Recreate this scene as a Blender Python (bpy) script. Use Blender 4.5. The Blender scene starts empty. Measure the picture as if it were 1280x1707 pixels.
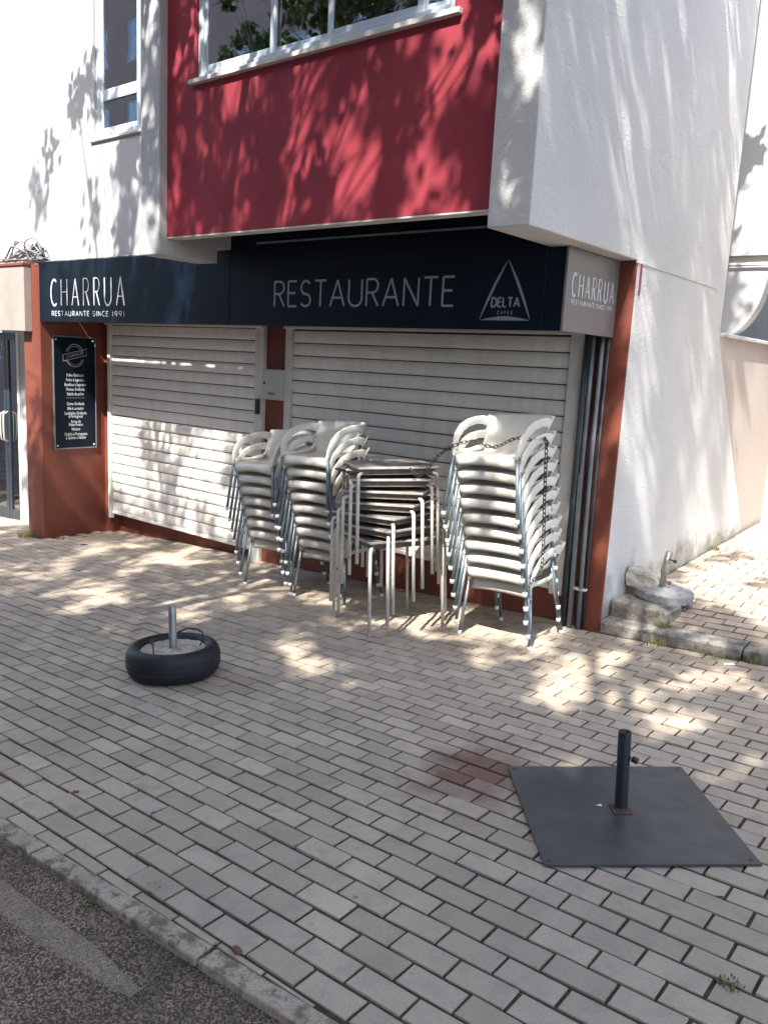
import bpy, bmesh, math, random
import numpy as np
from mathutils import Matrix, Vector
random.seed(7); rng = np.random.default_rng(11)
scene = bpy.context.scene
col = scene.collection

# ------------------------------------------------------------------ camera
CAM_H = 1.95; FPX = 1368.7; W0, H0 = 1280.0, 1707.0
YAW, PITCH, ROLL = math.radians(-38.7395), math.radians(10.2625), math.radians(3.013)
cy, sy = math.cos(YAW), math.sin(YAW)
fwd = Vector((sy*math.cos(PITCH), cy*math.cos(PITCH), -math.sin(PITCH)))
rt = Vector((cy, -sy, 0)); up = rt.cross(fwd)
rt2 = math.cos(ROLL)*rt + math.sin(ROLL)*up
up2 = -math.sin(ROLL)*rt + math.cos(ROLL)*up
camd = bpy.data.cameras.new('camera'); cam = bpy.data.objects.new('camera', camd); col.objects.link(cam)
cam.matrix_world = Matrix(((rt2.x, up2.x, -fwd.x, 0), (rt2.y, up2.y, -fwd.y, 0), (rt2.z, up2.z, -fwd.z, CAM_H), (0, 0, 0, 1)))
camd.sensor_fit = 'VERTICAL'; camd.sensor_height = 36.0; camd.lens = 36.0*FPX/H0
camd.clip_start = 0.05; camd.clip_end = 500
scene.camera = cam
def project(p):
    v = Vector(p) - Vector((0, 0, CAM_H)); d = v.dot(fwd)
    if d < .05: return None
    return (W0/2 + FPX*v.dot(rt2)/d, H0/2 - FPX*v.dot(up2)/d, d)

# ------------------------------------------------------------------ sky, sun, exposure
SUN = Vector((-0.30, 1.0, -1.345)).normalized()          # the way the light travels
elev = math.asin(-SUN.z); back = -SUN
w = bpy.data.worlds.new('World'); scene.world = w; w.use_nodes = True
nt = w.node_tree; bg = nt.nodes['Background']; sky = nt.nodes.new('ShaderNodeTexSky')
sky.sky_type = 'NISHITA'; sky.sun_disc = False; sky.sun_elevation = elev
sky.air_density = 1.0; sky.dust_density = 2.2; sky.ozone_density = 1.1
sky.sun_rotation = math.atan2(back.x, back.y)
nt.links.new(sky.outputs[0], bg.inputs[0]); bg.inputs[1].default_value = 0.13
sl = bpy.data.lights.new('sun', 'SUN'); sun = bpy.data.objects.new('sun', sl); col.objects.link(sun)
sl.energy = 2.35; sl.angle = math.radians(0.6); sl.color = (1.0, 0.95, 0.87)
sun.rotation_euler = SUN.to_track_quat('-Z', 'Y').to_euler(); sun.location = (3, -10, 14)
vs = scene.view_settings; vs.view_transform = 'Standard'; vs.look = 'None'; vs.gamma = 1.0; vs.use_curve_mapping = False
vs.exposure = 2.5

# ------------------------------------------------------------------ materials
class N:
    def __init__(s, name):
        s.m = bpy.data.materials.new(name); s.m.use_nodes = True; s.t = s.m.node_tree
        s.b = s.t.nodes['Principled BSDF']; s.pos = None
    def n(s, typ, **kw):
        nd = s.t.nodes.new(typ)
        for k, v in kw.items(): setattr(nd, k, v)
        return nd
    def l(s, a, b): s.t.links.new(a, b)
    def P(s, obj=False):
        if obj: return s.n('ShaderNodeTexCoord').outputs['Object']
        if s.pos is None: s.pos = s.n('ShaderNodeNewGeometry').outputs['Position']
        return s.pos
    def noise(s, scale, detail=4, rough=.55, vec=None, dist=0, dims=None):
        nd = s.n('ShaderNodeTexNoise'); nd.inputs['Scale'].default_value = scale
        nd.inputs['Detail'].default_value = detail; nd.inputs['Roughness'].default_value = rough
        nd.inputs['Distortion'].default_value = dist
        s.l(vec if vec is not None else s.P(), nd.inputs['Vector']); return nd.outputs['Fac']
    def ramp(s, fac, a, b, ca=(0, 0, 0, 1), cb=(1, 1, 1, 1)):
        r = s.n('ShaderNodeValToRGB'); r.color_ramp.elements[0].position = a; r.color_ramp.elements[1].position = b
        r.color_ramp.elements[0].color = ca; r.color_ramp.elements[1].color = cb
        s.l(fac, r.inputs[0]); return r.outputs['Color']
    def mix(s, fac, a, b, blend='MIX'):
        m = s.n('ShaderNodeMix', data_type='RGBA', blend_type=blend)
        for i, v in ((0, fac), (6, a), (7, b)):
            if isinstance(v, (int, float)): m.inputs[i].default_value = v
            elif isinstance(v, (tuple, list)): m.inputs[i].default_value = (*v[:3], 1)
            else: s.l(v, m.inputs[i])
        return m.outputs[2]
    def math(s, op, a, b=None, c=None, clamp=False):
        m = s.n('ShaderNodeMath', operation=op, use_clamp=clamp)
        for i, v in enumerate((a, b, c)):
            if v is None: continue
            if isinstance(v, (int, float)): m.inputs[i].default_value = v
            else: s.l(v, m.inputs[i])
        return m.outputs[0]
    def bump(s, h, strength=.3, dist=.01, prev=None):
        b = s.n('ShaderNodeBump'); b.inputs['Strength'].default_value = strength; b.inputs['Distance'].default_value = dist
        s.l(h, b.inputs['Height'])
        if prev is not None: s.l(prev, b.inputs['Normal'])
        return b.outputs['Normal']
    def done(s, color=None, rough=None, metal=0, normal=None, spec=.5):
        for key, v in (('Base Color', color), ('Roughness', rough), ('Metallic', metal), ('Normal', normal), ('Specular IOR Level', spec)):
            if v is None: continue
            if isinstance(v, (int, float)): s.b.inputs[key].default_value = v
            elif isinstance(v, (tuple, list)): s.b.inputs[key].default_value = (*v[:3], 1)
            else: s.l(v, s.b.inputs[key])
        return s.m
def simple(name, c1, c2=None, rough=.6, metal=0, scale=6, bump=0, bscale=60, bdist=.003, spec=.5, obj=False, lo=.35, hi=.65):
    k = N(name); v = k.P(obj)
    c = c1
    if c2 is not None: c = k.mix(k.ramp(k.noise(scale, 6, .6, v), lo, hi), c1, c2)
    nm = k.bump(k.noise(bscale, 4, .6, v), bump, bdist) if bump else None
    return k.done(c, rough, metal, nm, spec)
M = {}
def paver_mat(stain):
    k = N('paver_concrete' + ('_rust_stained' if stain else ''))
    oi = k.n('ShaderNodeObjectInfo').outputs['Random']
    isl = k.n('ShaderNodeNewGeometry').outputs['Random Per Island']
    r = k.math('FRACT', k.math('ADD', oi, isl))
    r2 = k.math('FRACT', k.math('MULTIPLY', r, 7.31))
    c = k.mix(r, (.405, .330, .248), (.570, .475, .365))
    c = k.mix(k.math('MULTIPLY', r2, .45), c, (.42, .345, .268))
    big = k.ramp(k.noise(1.1, 4, .6), .40, .70)
    c = k.mix(k.math('MULTIPLY', big, .42), c, (.235, .192, .155))
    mid = k.ramp(k.noise(9, 5, .65), .50, .75)
    c = k.mix(k.math('MULTIPLY', mid, .40), c, (.20, .172, .145))
    fine = k.noise(260, 3, .7)
    c = k.mix(k.ramp(fine, .42, .62), k.mix(.35, c, (.12, .11, .10)), c)
    spots = k.n('ShaderNodeTexVoronoi'); spots.inputs['Scale'].default_value = 9; k.l(k.P(), spots.inputs['Vector'])
    sp = k.ramp(spots.outputs['Distance'], .05, .14, (1, 1, 1, 1), (0, 0, 0, 1))
    spm = k.math('MULTIPLY', sp, k.ramp(k.noise(3.1, 2), .55, .62))
    c = k.mix(k.math('MULTIPLY', spm, .55), c, (.08, .07, .065))
    if stain:
        s = k.n('ShaderNodeSeparateXYZ'); k.l(k.P(), s.inputs[0])
        dx = k.math('DIVIDE', k.math('ADD', s.outputs[0], 1.88), .38); dy = k.math('DIVIDE', k.math('ADD', s.outputs[1], -3.16), .50)
        d = k.math('SQRT', k.math('ADD', k.math('MULTIPLY', dx, dx), k.math('MULTIPLY', dy, dy)))
        d = k.math('ADD', d, k.math('MULTIPLY', k.math('SUBTRACT', k.noise(5, 5, .65), .5), 1.5))
        f = k.ramp(d, .35, 1.25, (1, 1, 1, 1), (0, 0, 0, 1))
        f = k.math('MULTIPLY', f, k.math('MULTIPLY_ADD', r2, .5, .5))
        c = k.mix(k.math('MULTIPLY', f, .95), c, (.150, .082, .056))
    h = k.math('ADD', k.math('MULTIPLY', k.noise(180, 3, .7), .5), k.math('MULTIPLY', k.noise(30, 3), .7))
    return k.done(c, .9, 0, k.bump(h, .45, .004), .25)
M['paver'] = paver_mat(True)
M['bed'] = simple('joint_sand', (.050, .035, .025), (.095, .070, .050), .95, scale=25, bump=.8, bscale=200, bdist=.004, spec=.1)
def concrete(name, a, b, dirt, obj=False, moss=False):
    k = N(name); v = k.P(obj)
    c = k.mix(k.ramp(k.noise(5, 6, .6, v), .35, .65), a, b)
    c = k.mix(k.math('MULTIPLY', k.ramp(k.noise(16, 6, .7, v), .48, .60), .75), c, dirt)
    c = k.mix(k.ramp(k.noise(140, 3, .7, v), .40, .60), k.mix(.4, c, dirt), c)
    if moss: c = k.mix(k.math('MULTIPLY', k.ramp(k.noise(7, 5, .6, v), .56, .66), .7), c, (.05, .06, .025))
    return k.done(c, .92, 0, k.bump(k.noise(70, 5, .7, v), .6, .006), .2)
M['kerb'] = concrete('kerb_concrete', (.36, .305, .24), (.46, .39, .305), (.085, .070, .055))
M['step'] = concrete('step_concrete', (.25, .235, .215), (.33, .31, .28), (.10, .09, .075), moss=True)
M['slab'] = concrete('slab_concrete', (.20, .19, .165), (.28, .265, .24), (.09, .08, .06), moss=True)
M['disc'] = concrete('grey_concrete', (.27, .275, .28), (.36, .36, .36), (.16, .16, .16))
M['stone'] = concrete('pale_stone', (.52, .48, .42), (.62, .58, .51), (.30, .26, .21))
M['fill'] = concrete('cream_concrete', (.46, .41, .33), (.56, .51, .42), (.24, .21, .17))
def asphalt():
    k = N('asphalt')
    vo = k.n('ShaderNodeTexVoronoi'); vo.inputs['Scale'].default_value = 170; k.l(k.P(), vo.inputs['Vector'])
    sep = k.n('ShaderNodeSeparateColor'); k.l(vo.outputs['Color'], sep.inputs[0])
    agg = k.ramp(sep.outputs[0], .35, 1.0, (.100, .070, .050, 1), (.50, .385, .295, 1))
    c = k.mix(k.ramp(k.noise(2.2, 5, .65), .40, .62), agg, k.mix(.55, agg, (.040, .035, .034)))
    c = k.mix(k.math('MULTIPLY', k.ramp(k.noise(5, 4, .6), .5, .68), .35), c, (.12, .098, .080))
    h = k.math('SUBTRACT', k.noise(60, 4, .7), k.math('MULTIPLY', vo.outputs['Distance'], .8))
    return k.done(c, .95, 0, k.bump(h, .9, .012), .2)
M['asphalt'] = asphalt()
def patchm():
    k = N('worn_patch')
    vo = k.n('ShaderNodeTexVoronoi'); vo.inputs['Scale'].default_value = 230; k.l(k.P(), vo.inputs['Vector'])
    sep = k.n('ShaderNodeSeparateColor'); k.l(vo.outputs['Color'], sep.inputs[0])
    agg = k.ramp(sep.outputs[0], .1, 1.0, (.13, .098, .073, 1), (.36, .29, .23, 1))
    c = k.mix(k.math('MULTIPLY', k.ramp(k.noise(12, 5, .65), .45, .65), .4), agg, (.14, .115, .095))
    return k.done(c, .95, 0, k.bump(k.noise(150, 4, .7), .8, .006), .2)
M['patch'] = patchm()
def stucco(name, a, b, strength, dirt=True):
    k = N(name); p = k.P()
    c = k.mix(k.ramp(k.noise(.9, 5, .6), .35, .7), a, b)
    c = k.mix(k.math('MULTIPLY', k.ramp(k.noise(4, 6, .7), .55, .75), .18), c, (.42, .38, .33))
    if dirt:
        s = k.n('ShaderNodeSeparateXYZ'); k.l(p, s.inputs[0])
        hz = k.math('SUBTRACT', s.outputs[2], k.math('MULTIPLY', k.math('SUBTRACT', s.outputs[1], 5.0), .06))
        g = k.math('SUBTRACT', k.math('MULTIPLY', k.noise(3.2, 6, .7), 1.5), k.math('MULTIPLY', hz, 1.25))
        c = k.mix(k.math('MULTIPLY', k.ramp(g, .32, .62), .75), c, (.24, .22, .16))
        g2 = k.math('MULTIPLY', k.ramp(k.noise(14, 4, .7), .66, .72), k.ramp(k.math('SUBTRACT', 1.0, hz), .1, .8))
        c = k.mix(k.math('MULTIPLY', g2, .5), c, (.17, .15, .13))
    mp = k.n('ShaderNodeMapping'); mp.inputs['Scale'].default_value = (1, .55, 1); k.l(p, mp.inputs['Vector'])
    wv = k.n('ShaderNodeTexNoise'); wv.inputs['Scale'].default_value = 15; wv.inputs['Detail'].default_value = 5
    wv.inputs['Roughness'].default_value = .6; wv.inputs['Distortion'].default_value = 3.5; k.l(mp.outputs[0], wv.inputs['Vector'])
    h = k.math('ADD', wv.outputs['Fac'], k.math('MULTIPLY', k.noise(70, 4, .65), .25))
    nm = k.bump(h, strength, .03)
    return k.done(c, .85, 0, nm, .3)
M['stucco'] = stucco('rough_white_stucco', (.50, .50, .495), (.58, .575, .56), .30)
def whitem():
    k = N('white_render'); p = k.P()
    c = k.mix(k.ramp(k.noise(1.3, 5, .6), .35, .7), (.43, .435, .44), (.49, .49, .485))
    mp = k.n('ShaderNodeMapping'); mp.inputs['Scale'].default_value = (6, 6, .45); k.l(p, mp.inputs['Vector'])
    c = k.mix(k.math('MULTIPLY', k.ramp(k.noise(1.6, 5, .65, mp.outputs[0]), .54, .74), .30), c, (.36, .345, .32))
    c = k.mix(k.math('MULTIPLY', k.ramp(k.noise(9, 6, .7), .60, .72), .22), c, (.34, .32, .29))
    return k.done(c, .85, 0, k.bump(k.noise(35, 4, .6), .25, .006), .3)
M['white'] = whitem()
M['offwhite'] = simple('smooth_pinkish_render', (.40, .355, .32), (.46, .41, .37), .85, scale=1.3, bump=.15, bscale=40, bdist=.004, spec=.3)
M['fascia'] = simple('taupe_fascia', (.27, .235, .215), (.33, .29, .265), .7, scale=3)
M['beige'] = simple('beige_wall', (.42, .35, .29), (.48, .40, .33), .8, scale=2)
M['redpaint'] = simple('crimson_paint', (.240, .025, .038), (.285, .033, .048), .75, scale=2.5, bump=.12, bscale=60, bdist=.003, spec=.35)
def terracotta():
    k = N('terracotta_paint')
    c = k.mix(k.ramp(k.noise(2.2, 5, .6), .35, .65), (.150, .041, .026), (.200, .056, .034))
    c = k.mix(k.math('MULTIPLY', k.ramp(k.noise(11, 6, .7), .60, .72), .4), c, (.12, .05, .04))
    return k.done(c, .6, 0, k.bump(k.noise(45, 4, .6), .18, .004), .4)
M['terra'] = terracotta()
M['soffit'] = simple('soffit_render', (.50, .48, .44), (.60, .58, .53), .85, scale=5, bump=.2)
def slatm():
    k = N('shutter_enamel')
    mp = k.n('ShaderNodeMapping'); mp.inputs['Scale'].default_value = (3, 3, .6); k.l(k.P(), mp.inputs['Vector'])
    c = k.mix(k.ramp(k.noise(4, 6, .65, mp.outputs[0]), .4, .7), (.80, .78, .73), (.70, .675, .62))
    c = k.mix(k.math('MULTIPLY', k.ramp(k.noise(22, 5, .7), .62, .72), .5), c, (.25, .23, .20))
    return k.done(c, .42, 0, k.bump(k.noise(12, 3), .06, .01), .5)
M['slat'] = slatm()
M['guide'] = simple('guide_aluminium_paint', (.60, .57, .52), (.68, .65, .60), .5, scale=6)
M['navy'] = simple('navy_sign_panel', (.0035, .0080, .016), (.005, .0105, .020), .4, scale=2, spec=.12)
M['signgrey'] = simple('grey_sign_panel', (.17, .155, .15), (.19, .175, .17), .35, scale=2, spec=.6)
M['letter'] = simple('white_lettering', (.52, .545, .57), None, .5)
M['letterdim'] = simple('pale_blue_lettering', (.27, .31, .35), None, .5)
M['letterfaint'] = simple('grey_print', (.34, .35, .36), None, .5)
M['alu'] = simple('window_aluminium', (.46, .53, .60), (.54, .60, .66), .38, scale=5)
M['sill'] = simple('sill_stone', (.52, .50, .46), (.62, .60, .55), .7, scale=8, bump=.2)
M['darkframe'] = simple('navy_door_frame', (.018, .027, .038), (.028, .038, .05), .35, scale=4)
def glassm(name, tint, refl, seed):
    k = N(name)
    tr = k.n('ShaderNodeBsdfTransparent'); tr.inputs[0].default_value = (*tint, 1)
    gl = k.n('ShaderNodeBsdfGlossy'); gl.inputs['Roughness'].default_value = .02; gl.inputs[0].default_value = (.95, .97, 1, 1)
    bm = k.bump(k.noise(1.4, 2), .05, .02); k.l(bm, gl.inputs['Normal'])
    fr = k.n('ShaderNodeFresnel'); fr.inputs[0].default_value = 1.5
    f = k.math('ADD', k.math('MULTIPLY', fr.outputs[0], 1.0), refl, clamp=True)
    mx = k.n('ShaderNodeMixShader'); k.l(f, mx.inputs[0]); k.l(tr.outputs[0], mx.inputs[1]); k.l(gl.outputs[0], mx.inputs[2])
    k.l(mx.outputs[0], k.t.nodes['Material Output'].inputs['Surface']); return k.m
M['glass'] = glassm('window_glass', (.80, .86, .88), .26, 0)
M['doorglass'] = glassm('door_glass', (.55, .60, .60), .18, 1)
M['room'] = simple('room_wall', (.30, .30, .28), (.36, .36, .34), .9, scale=2)
M['curtain'] = simple('curtain_cloth', (.55, .57, .55), (.65, .66, .63), .9, scale=3)
M['box'] = simple('grey_box_enamel', (.46, .45, .43), (.52, .51, .48), .45, scale=5)
M['pipe'] = simple('grey_pipe', (.135, .16, .17), (.20, .225, .23), .5, scale=7, metal=.2)
M['darkpipe'] = simple('dark_metal_post', (.035, .045, .055), (.06, .072, .082), .45, scale=7, metal=.2)
M['plastic'] = simple('cream_resin', (.63, .60, .52), (.72, .695, .63), .42, scale=9, bump=.05, bscale=25, obj=True)
M['legalu'] = simple('grey_aluminium_leg', (.13, .165, .195), (.22, .26, .29), .40, metal=.45, scale=12, obj=True)
M['cap'] = simple('white_cap', (.72, .72, .70), None, .5)
def tleg():
    k = N('worn_white_enamel'); v = k.P()
    c = k.mix(k.ramp(k.noise(7, 5, .6, v), .35, .65), (.52, .50, .44), (.62, .60, .54))
    c = k.mix(k.ramp(k.noise(34, 6, .7, v), .60, .66), c, (.13, .068, .038))
    return k.done(c, .5, 0, None, .5)
M['tleg'] = tleg()
M['rustdark'] = simple('rusty_table_frame', (.10, .075, .06), (.17, .14, .115), .6, scale=14)
M['ttop'] = simple('worn_table_top', (.20, .185, .17), (.10, .085, .075), .5, scale=8)
M['trim'] = simple('table_rim', (.56, .55, .52), (.34, .29, .24), .35, metal=.3, scale=10)
M['chain'] = simple('dull_chain_steel', (.05, .042, .035), (.10, .075, .055), .5, metal=.6, scale=30)
M['rubber'] = simple('tyre_rubber', (.007, .008, .0095), (.014, .015, .017), .6, scale=14, bump=.25, bscale=90, bdist=.002, spec=.4)
M['galv'] = simple('galvanised_tube', (.22, .24, .235), (.34, .36, .35), .42, metal=.6, scale=14)
M['steel'] = simple('stainless_tube', (.27, .245, .21), (.36, .33, .29), .35, metal=.7, scale=10)
M['wire'] = simple('black_wire', (.015, .015, .016), None, .5)
M['cable'] = simple('grey_cable', (.10, .10, .11), (.22, .22, .22), .6, scale=10)
def platem():
    k = N('painted_steel_plate')
    c = k.mix(k.ramp(k.noise(3, 5, .6), .35, .65), (.036, .040, .046), (.058, .062, .068))
    c = k.mix(k.ramp(k.noise(60, 5, .7), .66, .72), c, (.17, .165, .16))
    s = k.n('ShaderNodeTexCoord').outputs['Object']; sp = k.n('ShaderNodeSeparateXYZ'); k.l(s, sp.inputs[0])
    e = k.math('MAXIMUM', k.math('ABSOLUTE', sp.outputs[0]), k.math('ABSOLUTE', sp.outputs[1]))
    g = k.math('ADD', k.math('MULTIPLY', k.math('SUBTRACT', e, .335), 9), k.math('MULTIPLY', k.math('SUBTRACT', k.noise(11, 6, .75), .61), 6))
    c = k.mix(k.ramp(g, .25, .6), c, (.085, .036, .022))
    return k.done(c, k.ramp(k.noise(8, 4), .3, .7, (.34, .34, .34, 1), (.55, .55, .55, 1)), 0, k.bump(k.noise(120, 4), .08, .003), .5)
M['plate'] = platem()
M['tubeblk'] = simple('black_painted_tube', (.008, .013, .017), (.014, .02, .026), .4, scale=20)
M['rust'] = simple('rusted_steel', (.13, .058, .028), (.06, .04, .03), .8, scale=40, bump=.3, bscale=150)
M['bark'] = simple('bark', (.11, .085, .065), (.17, .14, .115), .9, scale=8, bump=.8, bscale=25, bdist=.02)
def leafm(name, a, b, trans):
    k = N(name); r = k.n('ShaderNodeNewGeometry').outputs['Random Per Island']
    c = k.mix(r, a, b); k.b.inputs['Roughness'].default_value = .5; k.l(c, k.b.inputs['Base Color'])
    t = k.n('ShaderNodeBsdfTranslucent'); k.l(c, t.inputs[0])
    mx = k.n('ShaderNodeMixShader'); mx.inputs[0].default_value = trans
    k.l(k.b.outputs[0], mx.inputs[1]); k.l(t.outputs[0], mx.inputs[2])
    k.l(mx.outputs[0], k.t.nodes['Material Output'].inputs['Surface']); return k.m
M['leaf'] = leafm('tree_leaf', (.045, .075, .018), (.085, .12, .03), .3)
M['weed'] = leafm('weed_leaf', (.10, .12, .03), (.26, .24, .09), .25)
M['dryleaf'] = simple('dry_leaf', (.16, .07, .04), (.10, .05, .03), .8, scale=30)
M['magenta'] = simple('magenta_strip', (.16, .03, .08), None, .6)
M['paper'] = simple('white_scrap', (.7, .7, .68), None, .7)

# ------------------------------------------------------------------ mesh helpers
ORG = {}
def thing(name, label, cat, loc, group=None, rot=None, kind=None):
    o = bpy.data.objects.new(name, None); col.objects.link(o); o.empty_display_size = .1
    o.location = loc; ORG[o] = Vector(loc)
    if rot: o.rotation_euler = rot
    if label: o['label'] = label
    if cat: o['category'] = cat
    if group: o['group'] = group
    if kind: o['kind'] = kind
    return o
def tag(o, label=None, cat=None, group=None, kind=None):
    for k, v in (('label', label), ('category', cat), ('group', group), ('kind', kind)):
        if v: o[k] = v
    return o
class MB:
    def __init__(s): s.v = []; s.f = []; s.sm = []
    def add(s, vs, fs, smooth=False):
        b = len(s.v); s.v += [tuple(p) for p in vs]
        for f in fs: s.f.append([b+i for i in f]); s.sm.append(smooth)
        return s
    def box(s, x0, x1, y0, y1, z0, z1):
        return s.add([(x0,y0,z0),(x1,y0,z0),(x1,y1,z0),(x0,y1,z0),(x0,y0,z1),(x1,y0,z1),(x1,y1,z1),(x0,y1,z1)],
                     [(3,2,1,0),(4,5,6,7),(0,1,5,4),(1,2,6,5),(2,3,7,6),(3,0,4,7)])
    def bbox(s, x0, x1, y0, y1, z0, z1, b=.004):
        bm = bmesh.new(); bmesh.ops.create_cube(bm, size=1)
        for v in bm.verts: v.co = Vector(((x0+x1)/2+v.co.x*(x1-x0), (y0+y1)/2+v.co.y*(y1-y0), (z0+z1)/2+v.co.z*(z1-z0)))
        bmesh.ops.bevel(bm, geom=bm.edges[:], offset=b, segments=1, affect='EDGES', profile=.5)
        bm.verts.index_update()
        s.add([v.co[:] for v in bm.verts], [[v.index for v in f.verts] for f in bm.faces]); bm.free(); return s
    def prism(s, pts, axis, a, b):
        def mk(p, t): return (t, p[0], p[1]) if axis == 0 else ((p[0], t, p[1]) if axis == 1 else (p[0], p[1], t))
        n = len(pts); vs = [mk(p, a) for p in pts] + [mk(p, b) for p in pts]
        return s.add(vs, [list(range(n))[::-1], list(range(n, 2*n))] + [(i, (i+1) % n, n+(i+1) % n, n+i) for i in range(n)])
    def tube(s, pts, r, n=10, cap=True, smooth=True):
        pts = [Vector(p) for p in pts]; rs = r if isinstance(r, (list, tuple)) else [r]*len(pts)
        vs = []; prev = None
        for i, p in enumerate(pts):
            t = (pts[min(i+1, len(pts)-1)] - pts[max(i-1, 0)]).normalized()
            if prev is None:
                a = Vector((0, 0, 1)) if abs(t.z) < .9 else Vector((1, 0, 0)); u = t.cross(a).normalized()
            else: u = (prev - t*prev.dot(t)).normalized()
            prev = u; q = t.cross(u)
            for j in range(n):
                an = 2*math.pi*j/n; vs.append(p + (u*math.cos(an)+q*math.sin(an))*rs[i])
        fs = [(i*n+j, i*n+(j+1) % n, (i+1)*n+(j+1) % n, (i+1)*n+j) for i in range(len(pts)-1) for j in range(n)]
        s.add(vs, fs, smooth)
        if cap:
            b = len(s.v)-len(vs)
            s.f.append([b+j for j in range(n)][::-1]); s.sm.append(False)
            s.f.append([b+(len(pts)-1)*n+j for j in range(n)]); s.sm.append(False)
        return s
    def ribbon(s, pts, wn, wx):           # path in the y-z plane with per-point x, flat band: wn in the plane, wx across
        n = len(pts); vs = []
        for i, (x, y, z) in enumerate(pts):
            a = pts[max(i-1, 0)]; b = pts[min(i+1, n-1)]
            ty, tz = b[1]-a[1], b[2]-a[2]; L = math.hypot(ty, tz) or 1; ny, nz = -tz/L, ty/L
            wi = wn[i] if isinstance(wn, (list, tuple)) else wn
            for (sx, sn) in ((-1, -1), (1, -1), (1, 1), (-1, 1)):
                vs.append((x+sx*wx/2, y+ny*sn*wi/2, z+nz*sn*wi/2))
        fs = [(i*4+j, i*4+(j+1) % 4, (i+1)*4+(j+1) % 4, (i+1)*4+j) for i in range(n-1) for j in range(4)]
        fs += [(3, 2, 1, 0), ((n-1)*4, (n-1)*4+1, (n-1)*4+2, (n-1)*4+3)]
        return s.add(vs, fs, True)
    def lathe(s, prof, n=32, c=(0, 0, 0), smooth=True, closed=False):
        vs = [(c[0]+r*math.cos(2*math.pi*j/n), c[1]+r*math.sin(2*math.pi*j/n), c[2]+z) for r, z in prof for j in range(n)]
        m = len(prof); rng_ = range(m if closed else m-1)
        fs = [(i*n+j, i*n+(j+1) % n, ((i+1) % m)*n+(j+1) % n, ((i+1) % m)*n+j) for i in rng_ for j in range(n)]
        return s.add(vs, fs, smooth)
    def mesh(s, name, off=Vector((0, 0, 0)), mat=None, fix=True):
        me = bpy.data.meshes.new(name)
        me.from_pydata([(v[0]-off.x, v[1]-off.y, v[2]-off.z) for v in s.v], [], s.f)
        me.polygons.foreach_set('use_smooth', s.sm)
        if mat: me.materials.append(mat)
        if fix:
            bm = bmesh.new(); bm.from_mesh(me); bmesh.ops.recalc_face_normals(bm, faces=bm.faces[:]); bm.to_mesh(me); bm.free()
        me.update(); return me
    def build(s, name, mat, parent=None, loc=None, bevel=0, solid=0, fix=True):
        off = ORG[parent] if parent is not None else (Vector(loc) if loc else Vector((0, 0, 0)))
        me = s.mesh(name, off, M[mat] if isinstance(mat, str) else mat, fix)
        if bevel or solid:
            bm = bmesh.new(); bm.from_mesh(me)
            if solid: bmesh.ops.solidify(bm, geom=bm.faces[:], thickness=solid)
            if bevel:
                ed = [e for e in bm.edges if len(e.link_faces) == 2 and e.calc_face_angle(0) > .6]
                bmesh.ops.bevel(bm, geom=ed, offset=bevel, segments=2, affect='EDGES', profile=.5, clamp_overlap=True)
            bm.to_mesh(me); bm.free()
        o = bpy.data.objects.new(name, me); col.objects.link(o)
        if parent is not None: o.parent = parent
        elif loc: o.location = loc
        ORG[o] = off; return o
def grid_wall(x0, x1, z0, z1, y0, y1, holes):
    """a wall in the x-z plane between y0 (front) and y1 with rectangular openings"""
    xs = sorted({x0, x1, *[h[0] for h in holes], *[h[1] for h in holes]}); zs = sorted({z0, z1, *[h[2] for h in holes], *[h[3] for h in holes]})
    xs = [x for x in xs if x0 <= x <= x1]; zs = [z for z in zs if z0 <= z <= z1]
    full = lambda i, j: 0 <= i < len(xs)-1 and 0 <= j < len(zs)-1 and not any(h[0] <= xs[i] and xs[i+1] <= h[1] and h[2] <= zs[j] and zs[j+1] <= h[3] for h in holes)
    m = MB(); vid = {}
    def V(i, j, k):
        if (i, j, k) not in vid: vid[(i, j, k)] = len(m.v); m.v.append((xs[i], y1 if k else y0, zs[j]))
        return vid[(i, j, k)]
    def F(*a): m.f.append([V(*q) for q in a]); m.sm.append(False)
    for i in range(len(xs)-1):
        for j in range(len(zs)-1):
            if not full(i, j): continue
            F((i,j,0),(i+1,j,0),(i+1,j+1,0),(i,j+1,0)); F((i,j,1),(i,j+1,1),(i+1,j+1,1),(i+1,j,1))
            if not full(i-1, j): F((i,j,0),(i,j+1,0),(i,j+1,1),(i,j,1))
            if not full(i+1, j): F((i+1,j,0),(i+1,j,1),(i+1,j+1,1),(i+1,j+1,0))
            if not full(i, j-1): F((i,j,0),(i,j,1),(i+1,j,1),(i+1,j,0))
            if not full(i, j+1): F((i,j+1,0),(i+1,j+1,0),(i+1,j+1,1),(i,j+1,1))
    return m
GS = 0.0545
def gz(x): return GS*(x+2.489)
TILT = -math.atan(GS)
def tz(y, x=-2.489): return .085 + .115*(min(y, 7.1)-5.85) + .05*max(0, y-7.1) + .9*GS*(x+2.489)

# ------------------------------------------------------------------ the ground
def ykerb(x): return 1.522 + .035*(x+3.239)
def sheet(name, x0, x1, y0, y1, zf, mat, parent=None, nx=2, ny=2):
    m = MB(); xs = np.linspace(x0, x1, nx); ys = np.linspace(y0, y1, ny)
    m.add([(x, y, zf(x, y)) for y in ys for x in xs], [(j*nx+i, j*nx+i+1, (j+1)*nx+i+1, (j+1)*nx+i) for j in range(ny-1) for i in range(nx-1)])
    return m.build(name, mat, parent, fix=False)
road = tag(sheet('road', -60, 60, -60, 60, lambda x, y: gz(x)-.030, 'asphalt'), kind='structure')
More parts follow.
